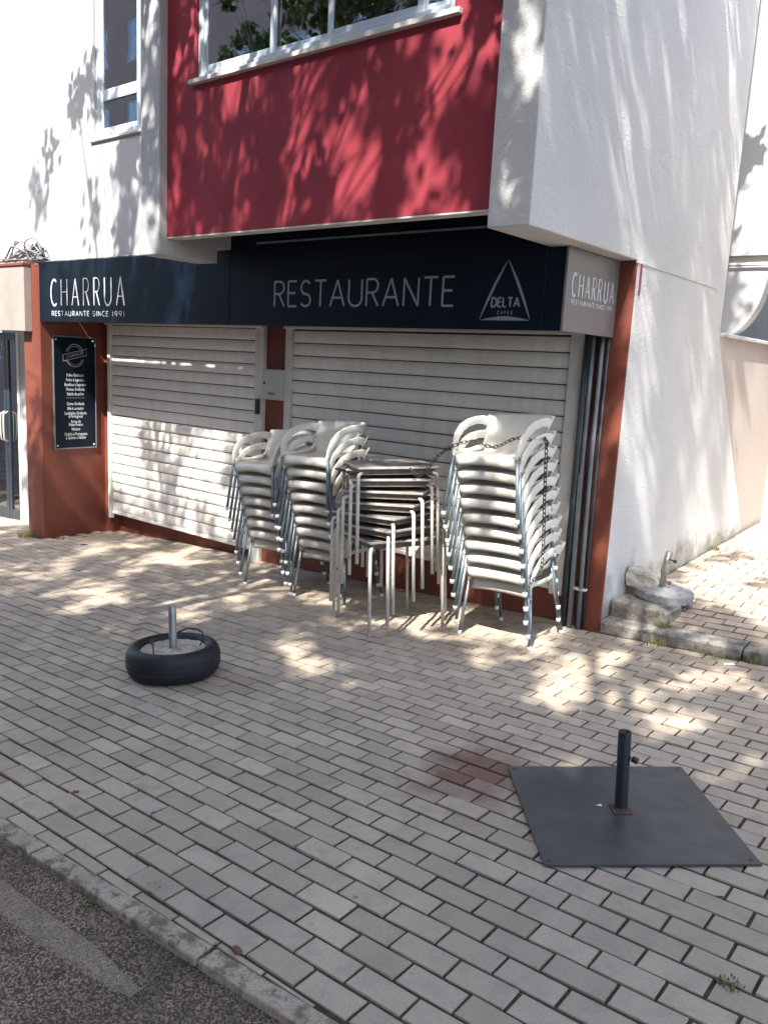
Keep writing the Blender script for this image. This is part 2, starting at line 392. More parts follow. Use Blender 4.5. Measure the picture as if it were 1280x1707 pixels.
# a raised, pale worn strip of old surfacing along the gutter
pm = MB(); A = []; B = []
for i in range(240):
    x = -6.5 + i*(4.58/239)
    yc = 1.285 + .035*(x+2.4); wd = .050 + .006*math.sin(x*3.1)
    if i > 222: wd *= max(.3, 1-(i-222)/22)
    A.append((x, yc-wd+random.uniform(-.004, .004), gz(x)-.0255)); B.append((x, yc+wd+random.uniform(-.004, .004), gz(x)-.0255))
n = len(A)
pm.add(A+B, [(i, i+1, n+i+1, n+i) for i in range(n-1)])
pm.add([(p[0], p[1]-.012, p[2]-.006) for p in A]+A, [(i, i+1, n+i+1, n+i) for i in range(n-1)])
pm.add(B+[(p[0], p[1]+.012, p[2]-.006) for p in B], [(i, i+1, n+i+1, n+i) for i in range(n-1)])
pm.build('worn_strip', 'patch', road, fix=False)

# kerb stones
kerb = thing('kerb', None, None, (-2, ykerb(-2)-.04, gz(-2)-.1), kind='structure')
x = -12.87
while x < 4:
    x1 = x+1.0
    m = MB(); g = .004 if abs(x1+1.87) > .2 else .012
    xa, xb = x+g, x1-g
    pts = []
    for (px, py0) in ((xa, 0), (xb, 0)):
        yi = ykerb(px)
        pts.append((px, yi-.077, yi, gz(px)))
    top = .002+random.uniform(-.002, .003)
    vs = [(pts[0][0], pts[0][1], pts[0][3]-.12), (pts[1][0], pts[1][1], pts[1][3]-.12), (pts[1][0], pts[1][2], pts[1][3]-.12), (pts[0][0], pts[0][2], pts[0][3]-.12)]
    vs += [(v[0], v[1], v[2]+.12+top) for v in vs]
    m.add(vs, [(3,2,1,0),(4,5,6,7),(0,1,5,4),(1,2,6,5),(2,3,7,6),(3,0,4,7)])
    m.build('kerb_stone', 'kerb', kerb, bevel=.007); x = x1

# pavers
pv = MB(); pv.add([(-13.5, ykerb(-13.5)-.003, gz(-13.5)-.0075), (4.5, ykerb(4.5)-.003, gz(4.5)-.0075), (4.5, 6.6, gz(4.5)-.0075), (-13.5, 6.6, gz(-13.5)-.0075)], [(0, 1, 2, 3)])
pave = tag(pv.build('pavement', 'bed', fix=False), kind='structure')
PX, PY, PL, PW = .22, .11, .2080, .0970
def paver_verts(l, wd, d=.03, b=.0022):
    vs = []
    for (z, s) in ((-d, 0), (-b, 0), (0, b)):
        a, c = l/2-s, wd/2-s; vs += [(-a, -c, z), (a, -c, z), (a, c, z), (-a, c, z)]
    fs = [(8, 9, 10, 11)] + [(k*4+i, k*4+(i+1) % 4, (k+1)*4+(i+1) % 4, (k+1)*4+i) for k in (0, 1) for i in range(4)]
    return vs, fs
def lay(parent, cells, zfun, ax, ay, keep=300):
    scored = []
    for c in cells:
        p = project((c[0], c[1], zfun(c[0], c[1])))
        inn = p is not None and -25 < p[0] < W0+25 and -25 < p[1] < H0+25
        scored.append((0 if inn else 1, p[2] if p else 99, c))
    scored.sort(key=lambda t: t[:2])
    vs, fs = paver_verts(PL, PW); variants = []
    for k in range(12):
        m = MB(); jv = [(v[0]+random.uniform(-.0015, .0015), v[1]+random.uniform(-.0015, .0015), v[2]-(random.random()**5)*.004*(v[2] == 0)) for v in vs]
        m.add(jv, fs); variants.append(m.mesh('paver', mat=M['paver'], fix=False))
    rest = MB(); cut = MB()
    for i, (out, d, (cx, cyy, l, wd)) in enumerate(scored):
        z = zfun(cx, cyy); rx, ry, rz = (random.gauss(0, .006), random.gauss(0, .004), random.gauss(0, .006))
        dz = random.gauss(0, .0019)
        R = Matrix.Rotation(ay+ry, 4, 'Y') @ Matrix.Rotation(ax+rx, 4, 'X') @ Matrix.Rotation(rz, 4, 'Z')
        std = abs(l-PL) < 1e-6 and abs(wd-PW) < 1e-6
        if i < keep:
            if std: me = variants[random.randrange(12)]
            else:
                v2, f2 = paver_verts(l, wd); q = MB(); q.add(v2, f2); me = q.mesh('paver', mat=M['paver'], fix=False)
            o = bpy.data.objects.new('paver', me); col.objects.link(o); o.parent = parent
            o.matrix_local = Matrix.Translation((cx, cyy, z+dz)) @ R
        else:
            v2, f2 = paver_verts(l, wd); T = Matrix.Translation((cx, cyy, z+dz)) @ R
            rest.add([T @ Vector(v) for v in v2], f2)
    if rest.v: tag(rest.build('paver_field', 'paver', parent, fix=False), kind='stuff')
cells = []
for j in range(-8, 40):
    yc = 2.155 + PY*(j+.5)
    if yc > 6.3: break
    off = -1.771 if (j % 2) else -1.771+.11
    k0 = int((-13.0-off)/PX)
    for k in range(k0, k0+76):
        xc = off + PX*(k+.5)
        if xc > 3.6: break
        lo = ykerb(xc)+.006; y0, y1 = yc-PW/2, yc+PW/2
        if y1 < lo+.010: continue
        if y0 < lo: cells.append((xc, (lo+y1)/2, PL, y1-lo)); continue
        if xc > -2.60 and y1 > 5.80: continue
        if xc > -2.7 and yc > 5.75: continue
        if yc > 5.82 and not (-9.3 < xc < -2.7): continue
        if -9.75 < xc < -9.30 and yc > 5.0: continue
        cells.append((xc, yc, PL, PW))
lay(pave, cells, lambda x, y: gz(x), 0, TILT)

# the raised side passage behind the concrete step
terr = tag(sheet('terrace', -2.48, 4.5, 5.95, 16, lambda x, y: tz(y, x)-.010, 'bed', nx=2, ny=80), kind='structure')
cells = []
for j in range(0, 80):
    yc = 5.99 + PY*(j+.5)
    if yc > 13: break
    off = -2.47 if j % 2 else -2.36
    if not j % 2: cells.append((-2.415, yc, .099, PW))
    for k in range(0, 21):
        xc = off + PX*(k+.5)
        if xc < 2.2: cells.append((xc, yc, PL, PW))
lay(terr, cells, lambda x, y: tz(y, x), math.atan(.09), TILT*.9)
step = thing('step_kerb', 'long low concrete step stones edging the raised side passage', 'step', (-1.0, 5.88, gz(-1.0)))
x = -2.485
for L in (1.05, .95, 1.0, 1.0, 1.0):
    m = MB(); n = 9
    for i in range(n):
        px = x+.006+(L-.012)*i/(n-1); wob = .006*math.sin(px*9)+random.uniform(-.004, .004)
        m.v += [(px, 5.825+wob, gz(px)-.1), (px, 5.825+wob, tz(5.85, px)-.015), (px, 5.842+wob, tz(5.85, px)+random.uniform(-.004, .004)), (px, 5.985, tz(5.98, px)-.002), (px, 5.985, gz(px)-.1)]
    for i in range(n-1):
        for k in range(4): m.f.append([i*5+k, (i+1)*5+k, (i+1)*5+k+1, i*5+k+1]); m.sm.append(False)
    m.f += [[0, 1, 2, 3, 4], [(n-1)*5+k for k in (4, 3, 2, 1, 0)]]; m.sm += [False, False]
    m.build('step_stone', 'step', step); x += L

# ------------------------------------------------------------------ the building
bld = thing('restaurant_building', 'white building with crimson bay, terracotta piers and overhanging upper storey above the signboard', 'building', (-5.9, 5.9, gz(-5.9)))
TOP = 8.0
# side wall, lower edge slanting outwards like a buttress
side = [(5.85, -.15), (9.42, .20), (9.36, .37), (7.845, 2.33), (7.815, TOP), (4.285, TOP), (4.285, 2.766), (5.85, 2.766)]
MB().prism(side, 0, -2.775, -2.489).build('side_wall', 'stucco', bld, bevel=.008)
MB().prism([(5.83, 2.748), (7.6, 2.742), (7.6, 2.752), (5.83, 2.762)], 0, -2.492, -2.4835).build('plaster_joint', 'stucco', bld)
MB().bbox(-2.49, -2.480, 5.905, 5.925, 2.53, 2.75, .002).build('corner_strip', 'magenta', bld)
# upper left wall with its window opening
grid_wall(-17, -6.0, 2.868, TOP, 5.10, 5.40, [(-8.24, -6.95, 4.10, 5.75)]).build('upper_wall', 'white', bld)
MB().prism([(5.07, 2.90), (5.07, 2.93), (5.10, 2.95), (5.10, 2.868)], 0, -6.3, -6.29)
# the bay
grid_wall(-5.972, -2.772, 2.89, TOP, 4.36, 4.465, [(-5.60, -3.16, 4.05, 5.55)]).build('crimson_wall', 'redpaint', bld)
MB().box(-5.97, -2.776, 4.362, 4.47, 2.878, 2.8895).build('bay_soffit', 'soffit', bld)
pl = MB(); pl.prism([(4.285, 2.745), (4.90, 2.745), (4.90, 2.88), (5.12, 2.88), (5.12, TOP), (4.285, TOP)], 0, -6.232, -5.9735)
pl.build('pilaster', 'white', bld, bevel=.008)
MB().box(-5.97, -2.776, 4.47, 5.098, 3.12, 3.20).build('bay_ceiling', 'soffit', bld)
MB().box(-17, -2.776, 4.28, 9, TOP+.002, TOP+.25).build('roof_slab', 'white', bld)
MB().box(-6.5, -2.776, 5.10, 5.40, 3.05, 3.8).build('inner_beam', 'soffit', bld)
# recess: back wall with two shutter openings, ceiling
grid_wall(-9.335, -2.802, -.7, 2.96, 5.885, 6.05, [(-9.17, -6.465, -.70, 2.27), (-5.985, -2.925, .225, 2.27)]).build('recess_wall', 'terra', bld)
MB().box(-9.335, -2.777, 5.41, 6.06, 2.962, 3.06).build('recess_ceiling', 'soffit', bld)
MB().box(-9.168, -6.467, 6.0, 6.04, -.699, -.05).build('threshold', 'terra', bld)
MB().box(-2.80, -2.4905, 5.84, 5.95, -.15, 2.764).build('corner_pier', 'terra', bld, bevel=.006)
MB().prism([(-9.715, 5.05), (-9.335, 5.05), (-9.335, 6.05), (-9.715, 6.05)], 2, -.75, 2.866).build('left_pier', 'terra', bld, bevel=.010)
# shutters
def shutter(x0, x1, z0, z1, name_parent):
    ns = round((z1-z0)/.1215); p = (z1-z0)/ns
    frame = MB()
    sh = MB().box(x0-.01, x1+.01, 5.893, 5.905, z0-.005, z1+.02).build('roller_shutter', 'darkpipe', bld)
    prof = [(5.886, 0.003), (5.876, .0045), (5.8665, .013), (5.8625, .030), (5.8615, .058), (5.8630, .085), (5.867, p-.018), (5.8715, p-.012), (5.8705, p-.009), (5.878, p-.006), (5.886, p-.005)]
    m = MB(); n = len(prof)
    m.add([(x0, y, z) for y, z in prof]+[(x1, y, z) for y, z in prof], [(i, n+i, n+i+1, i+1) for i in range(n-1)], True)
    me = m.mesh('slat', mat=M['slat'], fix=False)
    for i in range(ns):
        o = bpy.data.objects.new('slat', me); col.objects.link(o); o.parent = sh
        o.location = (-ORG[bld].x, -ORG[bld].y + random.uniform(-.0012, .0012), z0+i*p-ORG[bld].z)
    MB().bbox(x0, x1, 5.855, 5.888, z0-.035, z0+.003, .003).build('bottom_bar', 'slat', sh)
    return sh
s1 = shutter(-9.13, -6.50, -.075, 2.235, 'l')
s2 = shutter(-5.965, -2.955, .265, 2.225, 'r')
MB().lathe([(0, 0), (.014, 0), (.014, .006), (0, .006)], 12).build
def guide(x0, x1, z0, z1):
    m = MB(); m.bbox(x0, x1, 5.835, 5.884, z0, z1, .003); m.build('shutter_guide', 'guide', bld)
guide(-9.19, -9.135, -.17, 2.25); guide(-6.495, -6.365, -.30, 2.25); guide(-6.05, -5.97, .2, 2.245); guide(-2.95, -2.835, .2, 2.235)
MB().bbox(-9.2, -6.36, 5.80, 5.88, 2.238, 2.30).build('shutter_head', 'guide', bld)
MB().bbox(-6.05, -2.835, 5.80, 5.88, 2.236, 2.30).build('shutter_head', 'guide', bld)
MB().bbox(-6.445, -6.395, 5.805, 5.834, 1.36, 1.52, .004).build('shutter_lock', 'wire', bld)
# upper windows
def window(name, x0, x1, z0, z1, y, mulls, sillx, room, sashes):
    wn = MB()
    fw = .055
    wn.bbox(x0, x0+fw, y, y+.07, z0, z1); wn.bbox(x1-fw, x1, y, y+.07, z0, z1)
    wn.bbox(x0+fw, x1-fw, y+.001, y+.069, z0, z0+fw); wn.bbox(x0+fw, x1-fw, y+.001, y+.069, z1-fw, z1)
    f = wn.build('window', 'alu', bld)
    for (a, b, dy) in sashes:
        s = MB(); sw = .05; zz0, zz1 = z0+fw*.7, z1-fw*.7
        s.bbox(a, a+sw, y+dy, y+dy+.025, zz0, zz1); s.bbox(b-sw, b, y+dy, y+dy+.025, zz0, zz1)
        s.bbox(a+sw, b-sw, y+dy+.001, y+dy+.024, zz0, zz0+.065); s.bbox(a+sw, b-sw, y+dy+.001, y+dy+.024, zz1-.05, zz1)
        s.build('sash', 'alu', f)
        MB().box(a+sw-.006, b-sw+.006, y+dy+.010, y+dy+.014, zz0+.058, zz1-.045).build('pane', 'glass', f)
    MB().bbox(sillx[0], sillx[1], y-.055, y+.06, z0-.036, z0-.001, .004).build('sill', 'sill', f)
    r = MB(); ry = y+.11
    r.add([(x0-.5, ry+1.8, z0-.6), (x1+.5, ry+1.8, z0-.6), (x1+.5, ry+1.8, z1+.5), (x0-.5, ry+1.8, z1+.5)], [(0, 1, 2, 3)])
    r.build('room_wall', 'room', f, fix=False)
    return f
f = window('w', -5.60, -3.16, 4.05, 5.55, 4.375, None, (-5.66, -3.10), 1, [(-5.56, -4.76, .018), (-4.82, -4.18, .043), (-4.24, -3.42, .018), (-3.46, -3.20, .043)])
for (a, b) in ((-5.42, -5.2), (-4.68, -4.52), (-3.45, -3.24)):
    m = MB(); n = 14
    m.add([(a+(b-a)*i/n, 4.56+.018*math.sin(i*1.7), z) for z in (4.06, 5.5) for i in range(n+1)], [(i, i+1, n+2+i, n+1+i) for i in range(n)], True)
    m.build('curtain', 'curtain', f, fix=False)
MB().bbox(-5.30, -4.83, 4.47, 4.49, 4.36, 4.46).build('blind_rail', 'alu', f)
MB().bbox(-4.72, -4.22, 4.50, 4.52, 4.40, 4.47).build('blind_rail', 'darkframe', f)
f = window('w', -8.24, -6.95, 4.10, 5.75, 5.13, None, (-8.29, -6.9), 1, [(-8.19, -7.50, .018), (-7.56, -7.0, .043)])
m = MB(); n = 12
m.add([(-7.98+.16*i/n, 5.30+.015*math.sin(i*1.9), z) for z in (4.1, 5.7) for i in range(n+1)], [(i, i+1, n+2+i, n+1+i) for i in range(n)], True)
m.build('curtain', 'curtain', f, fix=False)
MB().bbox(-8.14, -7.54, 5.139, 5.147, 4.46, 4.57).build('transom', 'alu', f)
# neighbouring shop door
grid_wall(-14, -9.72, -.85, 2.13, 5.52, 5.70, [(-12.2, -10.74, -.84, 2.12)]).build('shopfront_wall', 'white', bld)
d = MB(); d.bbox(-10.80, -10.742, 5.50, 5.58, -.55, 2.10, .004); d.build('door_jamb', 'guide', bld)
for (a, b) in ((-11.16, -10.81), (-12.1, -11.17)):
    dm = MB(); zb = gz(-11)-.02
    dm.bbox(a, a+.075, 5.535, 5.575, zb, 2.09); dm.bbox(b-.075, b, 5.535, 5.575, zb, 2.09)
    dm.bbox(a+.075, b-.075, 5.537, 5.573, zb, zb+.16); dm.bbox(a+.075, b-.075, 5.537, 5.573, 1.99, 2.09)
    dl = dm.build('door', 'darkframe', bld)
    MB().box(a+.07, b-.07, 5.552, 5.558, zb+.15, 2.0).build('pane', 'doorglass', dl)
    hx = a+.035 if b > -11 else b-.035
    MB().tube([(hx, 5.53, .62), (hx, 5.47, .65), (hx, 5.465, .75), (hx, 5.465, .90), (hx, 5.47, 1.0), (hx, 5.53, 1.03)], .011, 8).build('handle', 'guide', dl)
MB().add([(-14, 6.9, -.8), (-9.8, 6.9, -.8), (-9.8, 6.9, 2.4), (-14, 6.9, 2.4)], [(0, 1, 2, 3)]).build('shop_interior', 'room', bld, fix=False)
# conduits and posts in the corner
for (xt, xb, r, mt, yy) in ((-2.80, -2.735, .020, 'darkpipe', 5.80), (-2.735, -2.665, .017, 'pipe', 5.775), (-2.665, -2.60, .016, 'pipe', 5.775)):
    xb = xt+.035 if mt == 'darkpipe' else xt+.03
    MB().tube([(xt, yy, 2.30), (xt+.004, yy, 1.2), ((xt+xb)/2, yy-.004, .55), (xb, yy-.008, gz(xb)-.02)], r, 10).build('pipe', mt, bld)
MB().bbox(-2.832, -2.742, 5.825, 5.884, -.05, 2.25, .004).build('corner_post', 'darkpipe', bld)
MB().tube([(-2.715, 5.76, gz(-2.7)-.02), (-2.73, 5.765, .6), (-2.742, 5.77, 1.2)], .012, 8).build('pipe', 'pipe', bld)
MB().tube([(-2.772, 5.79, gz(-2.7)-.02), (-2.775, 5.79, 1.0), (-2.770, 5.79, 2.26)], .009, 8).build('pipe', 'pipe', bld)
for xx in (-2.70, -2.635):
    MB().tube([(xx+.022, 5.81, gz(-2.7)-.02), (xx+.008, 5.815, .7), (xx, 5.815, 2.26)], .0125, 8).build('pipe', 'darkpipe', bld)
MB().bbox(-2.70, -2.60, 5.755, 5.80, .30, .315, .002).build('pipe_clip', 'guide', bld)
for z in (1.50, 1.44): MB().bbox(-2.815, -2.79, 5.820, 5.8255, z, z+.05, .001).build('sticker', 'letter', bld)
for z in (1.24, 1.12, 1.02, .92): MB().lathe([(0, 0), (.007, 0), (.007, .006), (0, .006)], 8, (-2.79, 5.82, z)).build('screw', 'guide', bld)

# ------------------------------------------------------------------ lettering
def arc(cx, cz, rx, rz, a0, a1, n=14): return [(cx+rx*math.cos(math.radians(a0+(a1-a0)*i/n)), cz+rz*math.sin(math.radians(a0+(a1-a0)*i/n))) for i in range(n+1)]
G = {   # strokes in a unit box: (points, heavy?)
 'A': [([(0, 0), (.5, 1)], 0), ([(.5, 1), (1, 0)], 1), ([(.17, .32), (.83, .32)], 0)],
 'C': [(arc(.6, .5, .6, .5, 55, 305, 20), 1)],
 'D': [([(0, 0), (0, 1)], 1), ([(0, 1), (.4, 1)]+arc(.4, .5, .6, .5, 90, -90)+[(0, 0)], 1)],
 'E': [([(0, 0), (0, 1)], 1), ([(0, 1), (1, 1)], 0), ([(0, .53), (.85, .53)], 0), ([(0, 0), (1, 0)], 0)],
 'F': [([(0, 0), (0, 1)], 1), ([(0, 1), (1, 1)], 0), ([(0, .53), (.85, .53)], 0)],
 'H': [([(0, 0), (0, 1)], 1), ([(1, 0), (1, 1)], 1), ([(0, .52), (1, .52)], 0)],
 'I': [([(.5, 0), (.5, 1)], 1)],
 'L': [([(0, 1), (0, 0)], 1), ([(0, 0), (1, 0)], 0)],
 'N': [([(0, 0), (0, 1)], 0), ([(0, 1), (1, 0)], 1), ([(1, 0), (1, 1)], 0)],
 'R': [([(0, 0), (0, 1)], 1), ([(0, 1), (.5, 1)]+arc(.5, .75, .45, .25, 90, -90)+[(0, .5)], 0), ([(.45, .5), (1, 0)], 1)],
 'S': [(arc(.5, .74, .45, .26, 30, 270, 14)+arc(.5, .24, .48, .24, 90, -150, 14), 1)],
 'T': [([(0, 1), (1, 1)], 0), ([(.5, 1), (.5, 0)], 1)],
 'U': [([(0, 1), (0, .3)]+arc(.5, .3, .5, .3, 180, 360)+[(1, 1)], 1)],
 '1': [([(.2, .8), (.55, 1), (.55, 0)], 1)],
 '9': [(arc(.5, .7, .45, .3, 0, 360, 20), 1), ([(.95, .7), (.9, .35), (.55, 0)], 1)],
}
def stroke(m, pts, wd, T, d):
    L = []; R = []
    for i, p in enumerate(pts):
        a = pts[max(i-1, 0)]; b = pts[min(i+1, len(pts)-1)]
        tx, tz_ = b[0]-a[0], b[1]-a[1]; l = math.hypot(tx, tz_) or 1; nx, nz = -tz_/l*wd/2, tx/l*wd/2
        L.append(T(p[0]+nx, p[1]+nz, d)); R.append(T(p[0]-nx, p[1]-nz, d))
    n = len(pts); m.add(L+R, [(i, i+1, n+i+1, n+i) for i in range(n-1)])
def word(text, w_total, h, lw, gap, heavy, thin, T):
    """lw: letter width / (letter + gap)"""
    WD = {'E': .72, 'F': .70, 'L': .68, 'I': .2, '1': .5, 'S': .85, 'T': .92, 'R': .88, 'A': 1.12}
    m = MB(); g_ = (1-lw)/lw; wds = [WD.get(c, 1) if c != ' ' else .4 for c in text]
    unit = w_total/(sum(wds)+g_*(len(text)-1)); x = 0; k = 0
    for c, wd_ in zip(text, wds):
        if c == ' ': x += unit*(wd_+g_); continue
        cw = unit*wd_
        for pts, hv in G[c]:
            k += 1
            stroke(m, [(x+p[0]*cw, p[1]*h) for p in pts], heavy if hv else thin, T, .0004*(k % 5))
        x += unit*(wd_+g_)
    return m
front = lambda x0, z0, y: (lambda x, z, d: (x0+x, y-d, z0+z))
sidem = lambda y0, z0, xx: (lambda x, z, d: (xx+d, y0+x, z0+z))
sign = thing('signboard', 'long navy restaurant signboard with white lettering wrapping round the building corner', 'sign', (-6.0, 5.06, 2.22))
m = MB(); m.bbox(-9.33, -5.98, 5.05, 5.068, 2.22, 2.882, .003); m.build('sign_panel', 'navy', sign)
m = MB(); m.bbox(-5.977, -2.652, 5.05, 5.068, 2.22, 3.03, .003)
# the right end runs up only to the soffit
m = MB(); m.bbox(-5.977, -2.78, 5.05, 5.068, 2.22, 3.03, .003); m.bbox(-2.778, -2.636, 5.05, 5.068, 2.22, 2.762, .003); m.build('sign_panel', 'navy', sign)
MB().bbox(-2.634, -2.614, 5.037, 5.835, 2.22, 2.762, .003).build('return_panel', 'signgrey', sign)
MB().bbox(-5.62, -2.79, 5.030, 5.049, 2.912, 2.926, .002).build('top_rail', 'pipe', sign)
MB().bbox(-9.33, -2.665, 5.07, 5.10, 2.222, 2.24, .002).build('bottom_rail', 'guide', sign)
word('CHARRUA', 1.44, .285, .56, 0, .022, .012, front(-9.07, 2.400, 5.0485)).build('lettering', 'letter', sign, fix=False)
word('RESTAURANTE SINCE 1991', 1.43, .050, .66, 0, .0095, .008, front(-9.055, 2.288, 5.0485)).build('lettering', 'letter', sign, fix=False)
word('RESTAURANTE', 1.875, .205, .74, 0, .018, .017, front(-5.385, 2.385, 5.0485)).build('lettering', 'letterdim', sign, fix=False)
word('CHARRUA', .655, .145, .56, 0, .018, .010, sidem(5.115, 2.455, -2.6125)).build('lettering', 'letter', sign, fix=False)
word('RESTAURANTE SINCE 1991', .655, .028, .66, 0, .007, .006, sidem(5.12, 2.405, -2.6125)).build('lettering', 'letter', sign, fix=False)
lg = MB(); F_ = front(0, 0, 5.0485)
def taper(p, q, c, wmax):     # lens-shaped stroke bowed from p to q
    n = 14; L = []; R = []
    for i in range(n+1):
        t = i/n; w_ = .0015+wmax*math.sin(math.pi*min(1, t*1.0))**.8*.5
        x, z = p[0]+(q[0]-p[0])*t, p[1]+(q[1]-p[1])*t
        dx, dz = q[0]-p[0], q[1]-p[1]; l = math.hypot(dx, dz); nx, nz = -dz/l, dx/l
        bow = c*math.sin(math.pi*t)
        L.append(F_(x+nx*(w_+bow), z+nz*(w_+bow), 0)); R.append(F_(x+nx*(bow-w_), z+nz*(bow-w_), 0))
    lg.add(L+R, [(i, i+1, n+2+i, n+1+i) for i in range(n)])
taper((-3.277, 2.29), (-3.076, 2.690), .008, .017); taper((-3.070, 2.690), (-2.872, 2.29), .008, .017)
n = 16; lg.add([F_(-3.27+.392*i/n, 2.285, 0) for i in range(n+1)]+[F_(-3.27+.392*i/n, 2.287+.026*math.sin(math.pi*i/n), 0) for i in range(n+1)], [(i, i+1, n+2+i, n+1+i) for i in range(n)])
lg.build('emblem', 'letterdim', sign, fix=False)
word('DELTA', .222, .060, .74, 0, .014, .012, front(-3.184, 2.378, 5.0485)).build('lettering', 'letterdim', sign, fix=False)
word('CAFES', .12, .020, .5, 0, .004, .004, front(-3.133, 2.328, 5.0485)).build('lettering', 'letterdim', sign, fix=False)

# menu board on the inner face of the left pier
menu = thing('menu_board', 'dark framed menu board with white list screwed to the terracotta pier', 'sign', (-9.33, 5.48, .73))
MB().bbox(-9.336, -9.318, 5.205, 5.75, .725, 2.065, .003).build('board_panel', 'navy', menu)
fr = MB(); fr.bbox(-9.336, -9.312, 5.195, 5.209, .715, 2.075, .002); fr.bbox(-9.336, -9.312, 5.746, 5.760, .715, 2.075, .002)
fr.bbox(-9.336, -9.3125, 5.209, 5.746, .715, .729, .002); fr.bbox(-9.336, -9.3125, 5.209, 5.746, 2.061, 2.075, .002)
fr.build('frame', 'pipe', menu)
for (yy, zz) in ((5.235, 2.03), (5.72, 2.03), (5.235, .76), (5.72, .76)):
    MB().bbox(-9.318, -9.313, yy-.01, yy+.01, zz-.01, zz+.01, .002).build('screw', 'guide', menu)
def text(s, size, y, z, mat, parent, rot=0, xs=1.0, bold=0):
    cu = bpy.data.curves.new('text', 'FONT'); cu.body = s; cu.size = size; cu.align_x = 'CENTER'; cu.align_y = 'CENTER'; cu.offset = bold; cu.resolution_u = 2
    o = bpy.data.objects.new('t', cu); col.objects.link(o); bpy.context.view_layer.update()
    me = bpy.data.meshes.new_from_object(o.evaluated_get(bpy.context.evaluated_depsgraph_get()))
    bpy.data.objects.remove(o); bpy.data.curves.remove(cu)
    c, s_ = math.cos(rot), math.sin(rot); q = MB()
    q.add([(-9.3165, y+xs*(v.co.x*c-v.co.y*s_), z+v.co.x*s_+v.co.y*c) for v in me.vertices], [list(p.vertices) for p in me.polygons])
    bpy.data.meshes.remove(me); q.build('lettering', mat, parent, fix=False)
for (s, z) in (('Polvo Grelhado', 1.610), ('Polvo à lagareiro', 1.553), ('Bacalhau à lagareiro', 1.496), ('Plumas Grelhada', 1.440), ('Salada de polvo', 1.384),
               ('Carne Grelhada', 1.265), ('Bife à cortador', 1.208), ('Lombinho Grelhado', 1.150), ('à Portuguesa', 1.112), ('Arroz de', 1.048), ('Peixe Fresco', 1.010), ('Marisco', .955), ('Cozido à Portuguesa', .895), ('à Quinta e Sábado', .850)):
    text(s, .050, 5.478, z, 'letter', menu, xs=.72, bold=.0012)
MB().box(-9.3168, -9.3163, 5.35, 5.61, 1.335, 1.338).build('rule', 'letterfaint', menu)
em = MB(); E_ = lambda x, z, d: (-9.3165+d, 5.478+x, 1.845+z)
stroke(em, arc(0, 0, .118, .135, 20, 160, 18), .008, E_, 0); stroke(em, arc(0, 0, .118, .135, 200, 340, 18), .008, E_, 0)
stroke(em, arc(0, 0, .098, .112, 25, 155, 18), .005, E_, 0); stroke(em, arc(0, 0, .098, .112, 205, 335, 18), .005, E_, 0)
stroke(em, [(-.155, -.07), (-.155, .005), (.155, .085), (.155, .01), (-.155, -.07)], .007, E_, .0004)
em.build('emblem', 'letterfaint', menu, fix=False)
text('CHARRUA', .055, 5.478, 1.852, 'letterfaint', menu, rot=.25, xs=.9)

# shop fascia left of the pier, cables on it
fas = thing('shop_fascia', 'plain beige fascia box over the glass shop door beside the left pier', 'sign', (-11, 5.0, 2.1))
MB().bbox(-13.6, -9.505, 4.955, 5.052, 2.10, 2.845, .006).build('fascia_box', 'fascia', fas)
MB().bbox(-13.6, -9.50, 4.94, 5.054, 2.846, 2.88, .004).build('fascia_cap', 'terra', fas)
cb = thing('cable_bundle', 'tangled grey cables heaped on top of the beige fascia box', 'cables', (-9.7, 5.0, 2.87))
for k in range(8):
    pts = []; x0 = -10.5+.12*k; ph = random.uniform(0, 6)
    for i in range(14):
        t = i/13; pts.append((x0+t*(1.32-.12*k)+.05*math.sin(5*t+ph), 5.03+.035*math.sin(7*t+ph)+.004*k, 2.905+.012*k+(.05+.03*(k % 4))*math.sin(math.pi*t)*(1+.8*math.sin(3*t+ph))))
    MB().tube(pts, .008 if k % 2 else .011, 6).build('cable', 'cable', cb)
MB().tube([(-9.42+.16*math.cos(a), 5.02+.02*math.sin(2*a), 3.03+.12*math.sin(a)) for a in np.linspace(0, 6.1, 18)], .007, 6).build('cable', 'cable', cb)
MB().tube([(-9.70+.22*math.cos(a), 5.04, 3.0+.13*math.sin(a)) for a in np.linspace(0, 3.3, 14)], .009, 6).build('cable', 'cable', cb)
MB().tube([(-9.25+x, 5.088, 2.893+.002*math.sin(9*x)) for x in np.linspace(0, 2.9, 24)], .010, 6).build('cable', 'cable', cb)

# meter box on the middle pier
mb = thing('meter_box', 'small grey metal box on the terracotta pier between the shutters', 'box', (-6.19, 5.884, 1.525))
MB().bbox(-6.335, -6.048, 5.80, 5.885, 1.525, 1.83, .006).build('case', 'box', mb)
MB().bbox(-6.322, -6.062, 5.7955, 5.801, 1.54, 1.815, .003).build('door', 'box', mb)
MB().bbox(-6.305, -6.285, 5.788, 5.796, 1.675, 1.70, .002).build('lock', 'wire', mb)
MB().bbox(-6.24, -6.14, 5.7945, 5.7958, 1.575, 1.60, .0003).build('vent', 'pipe', mb)

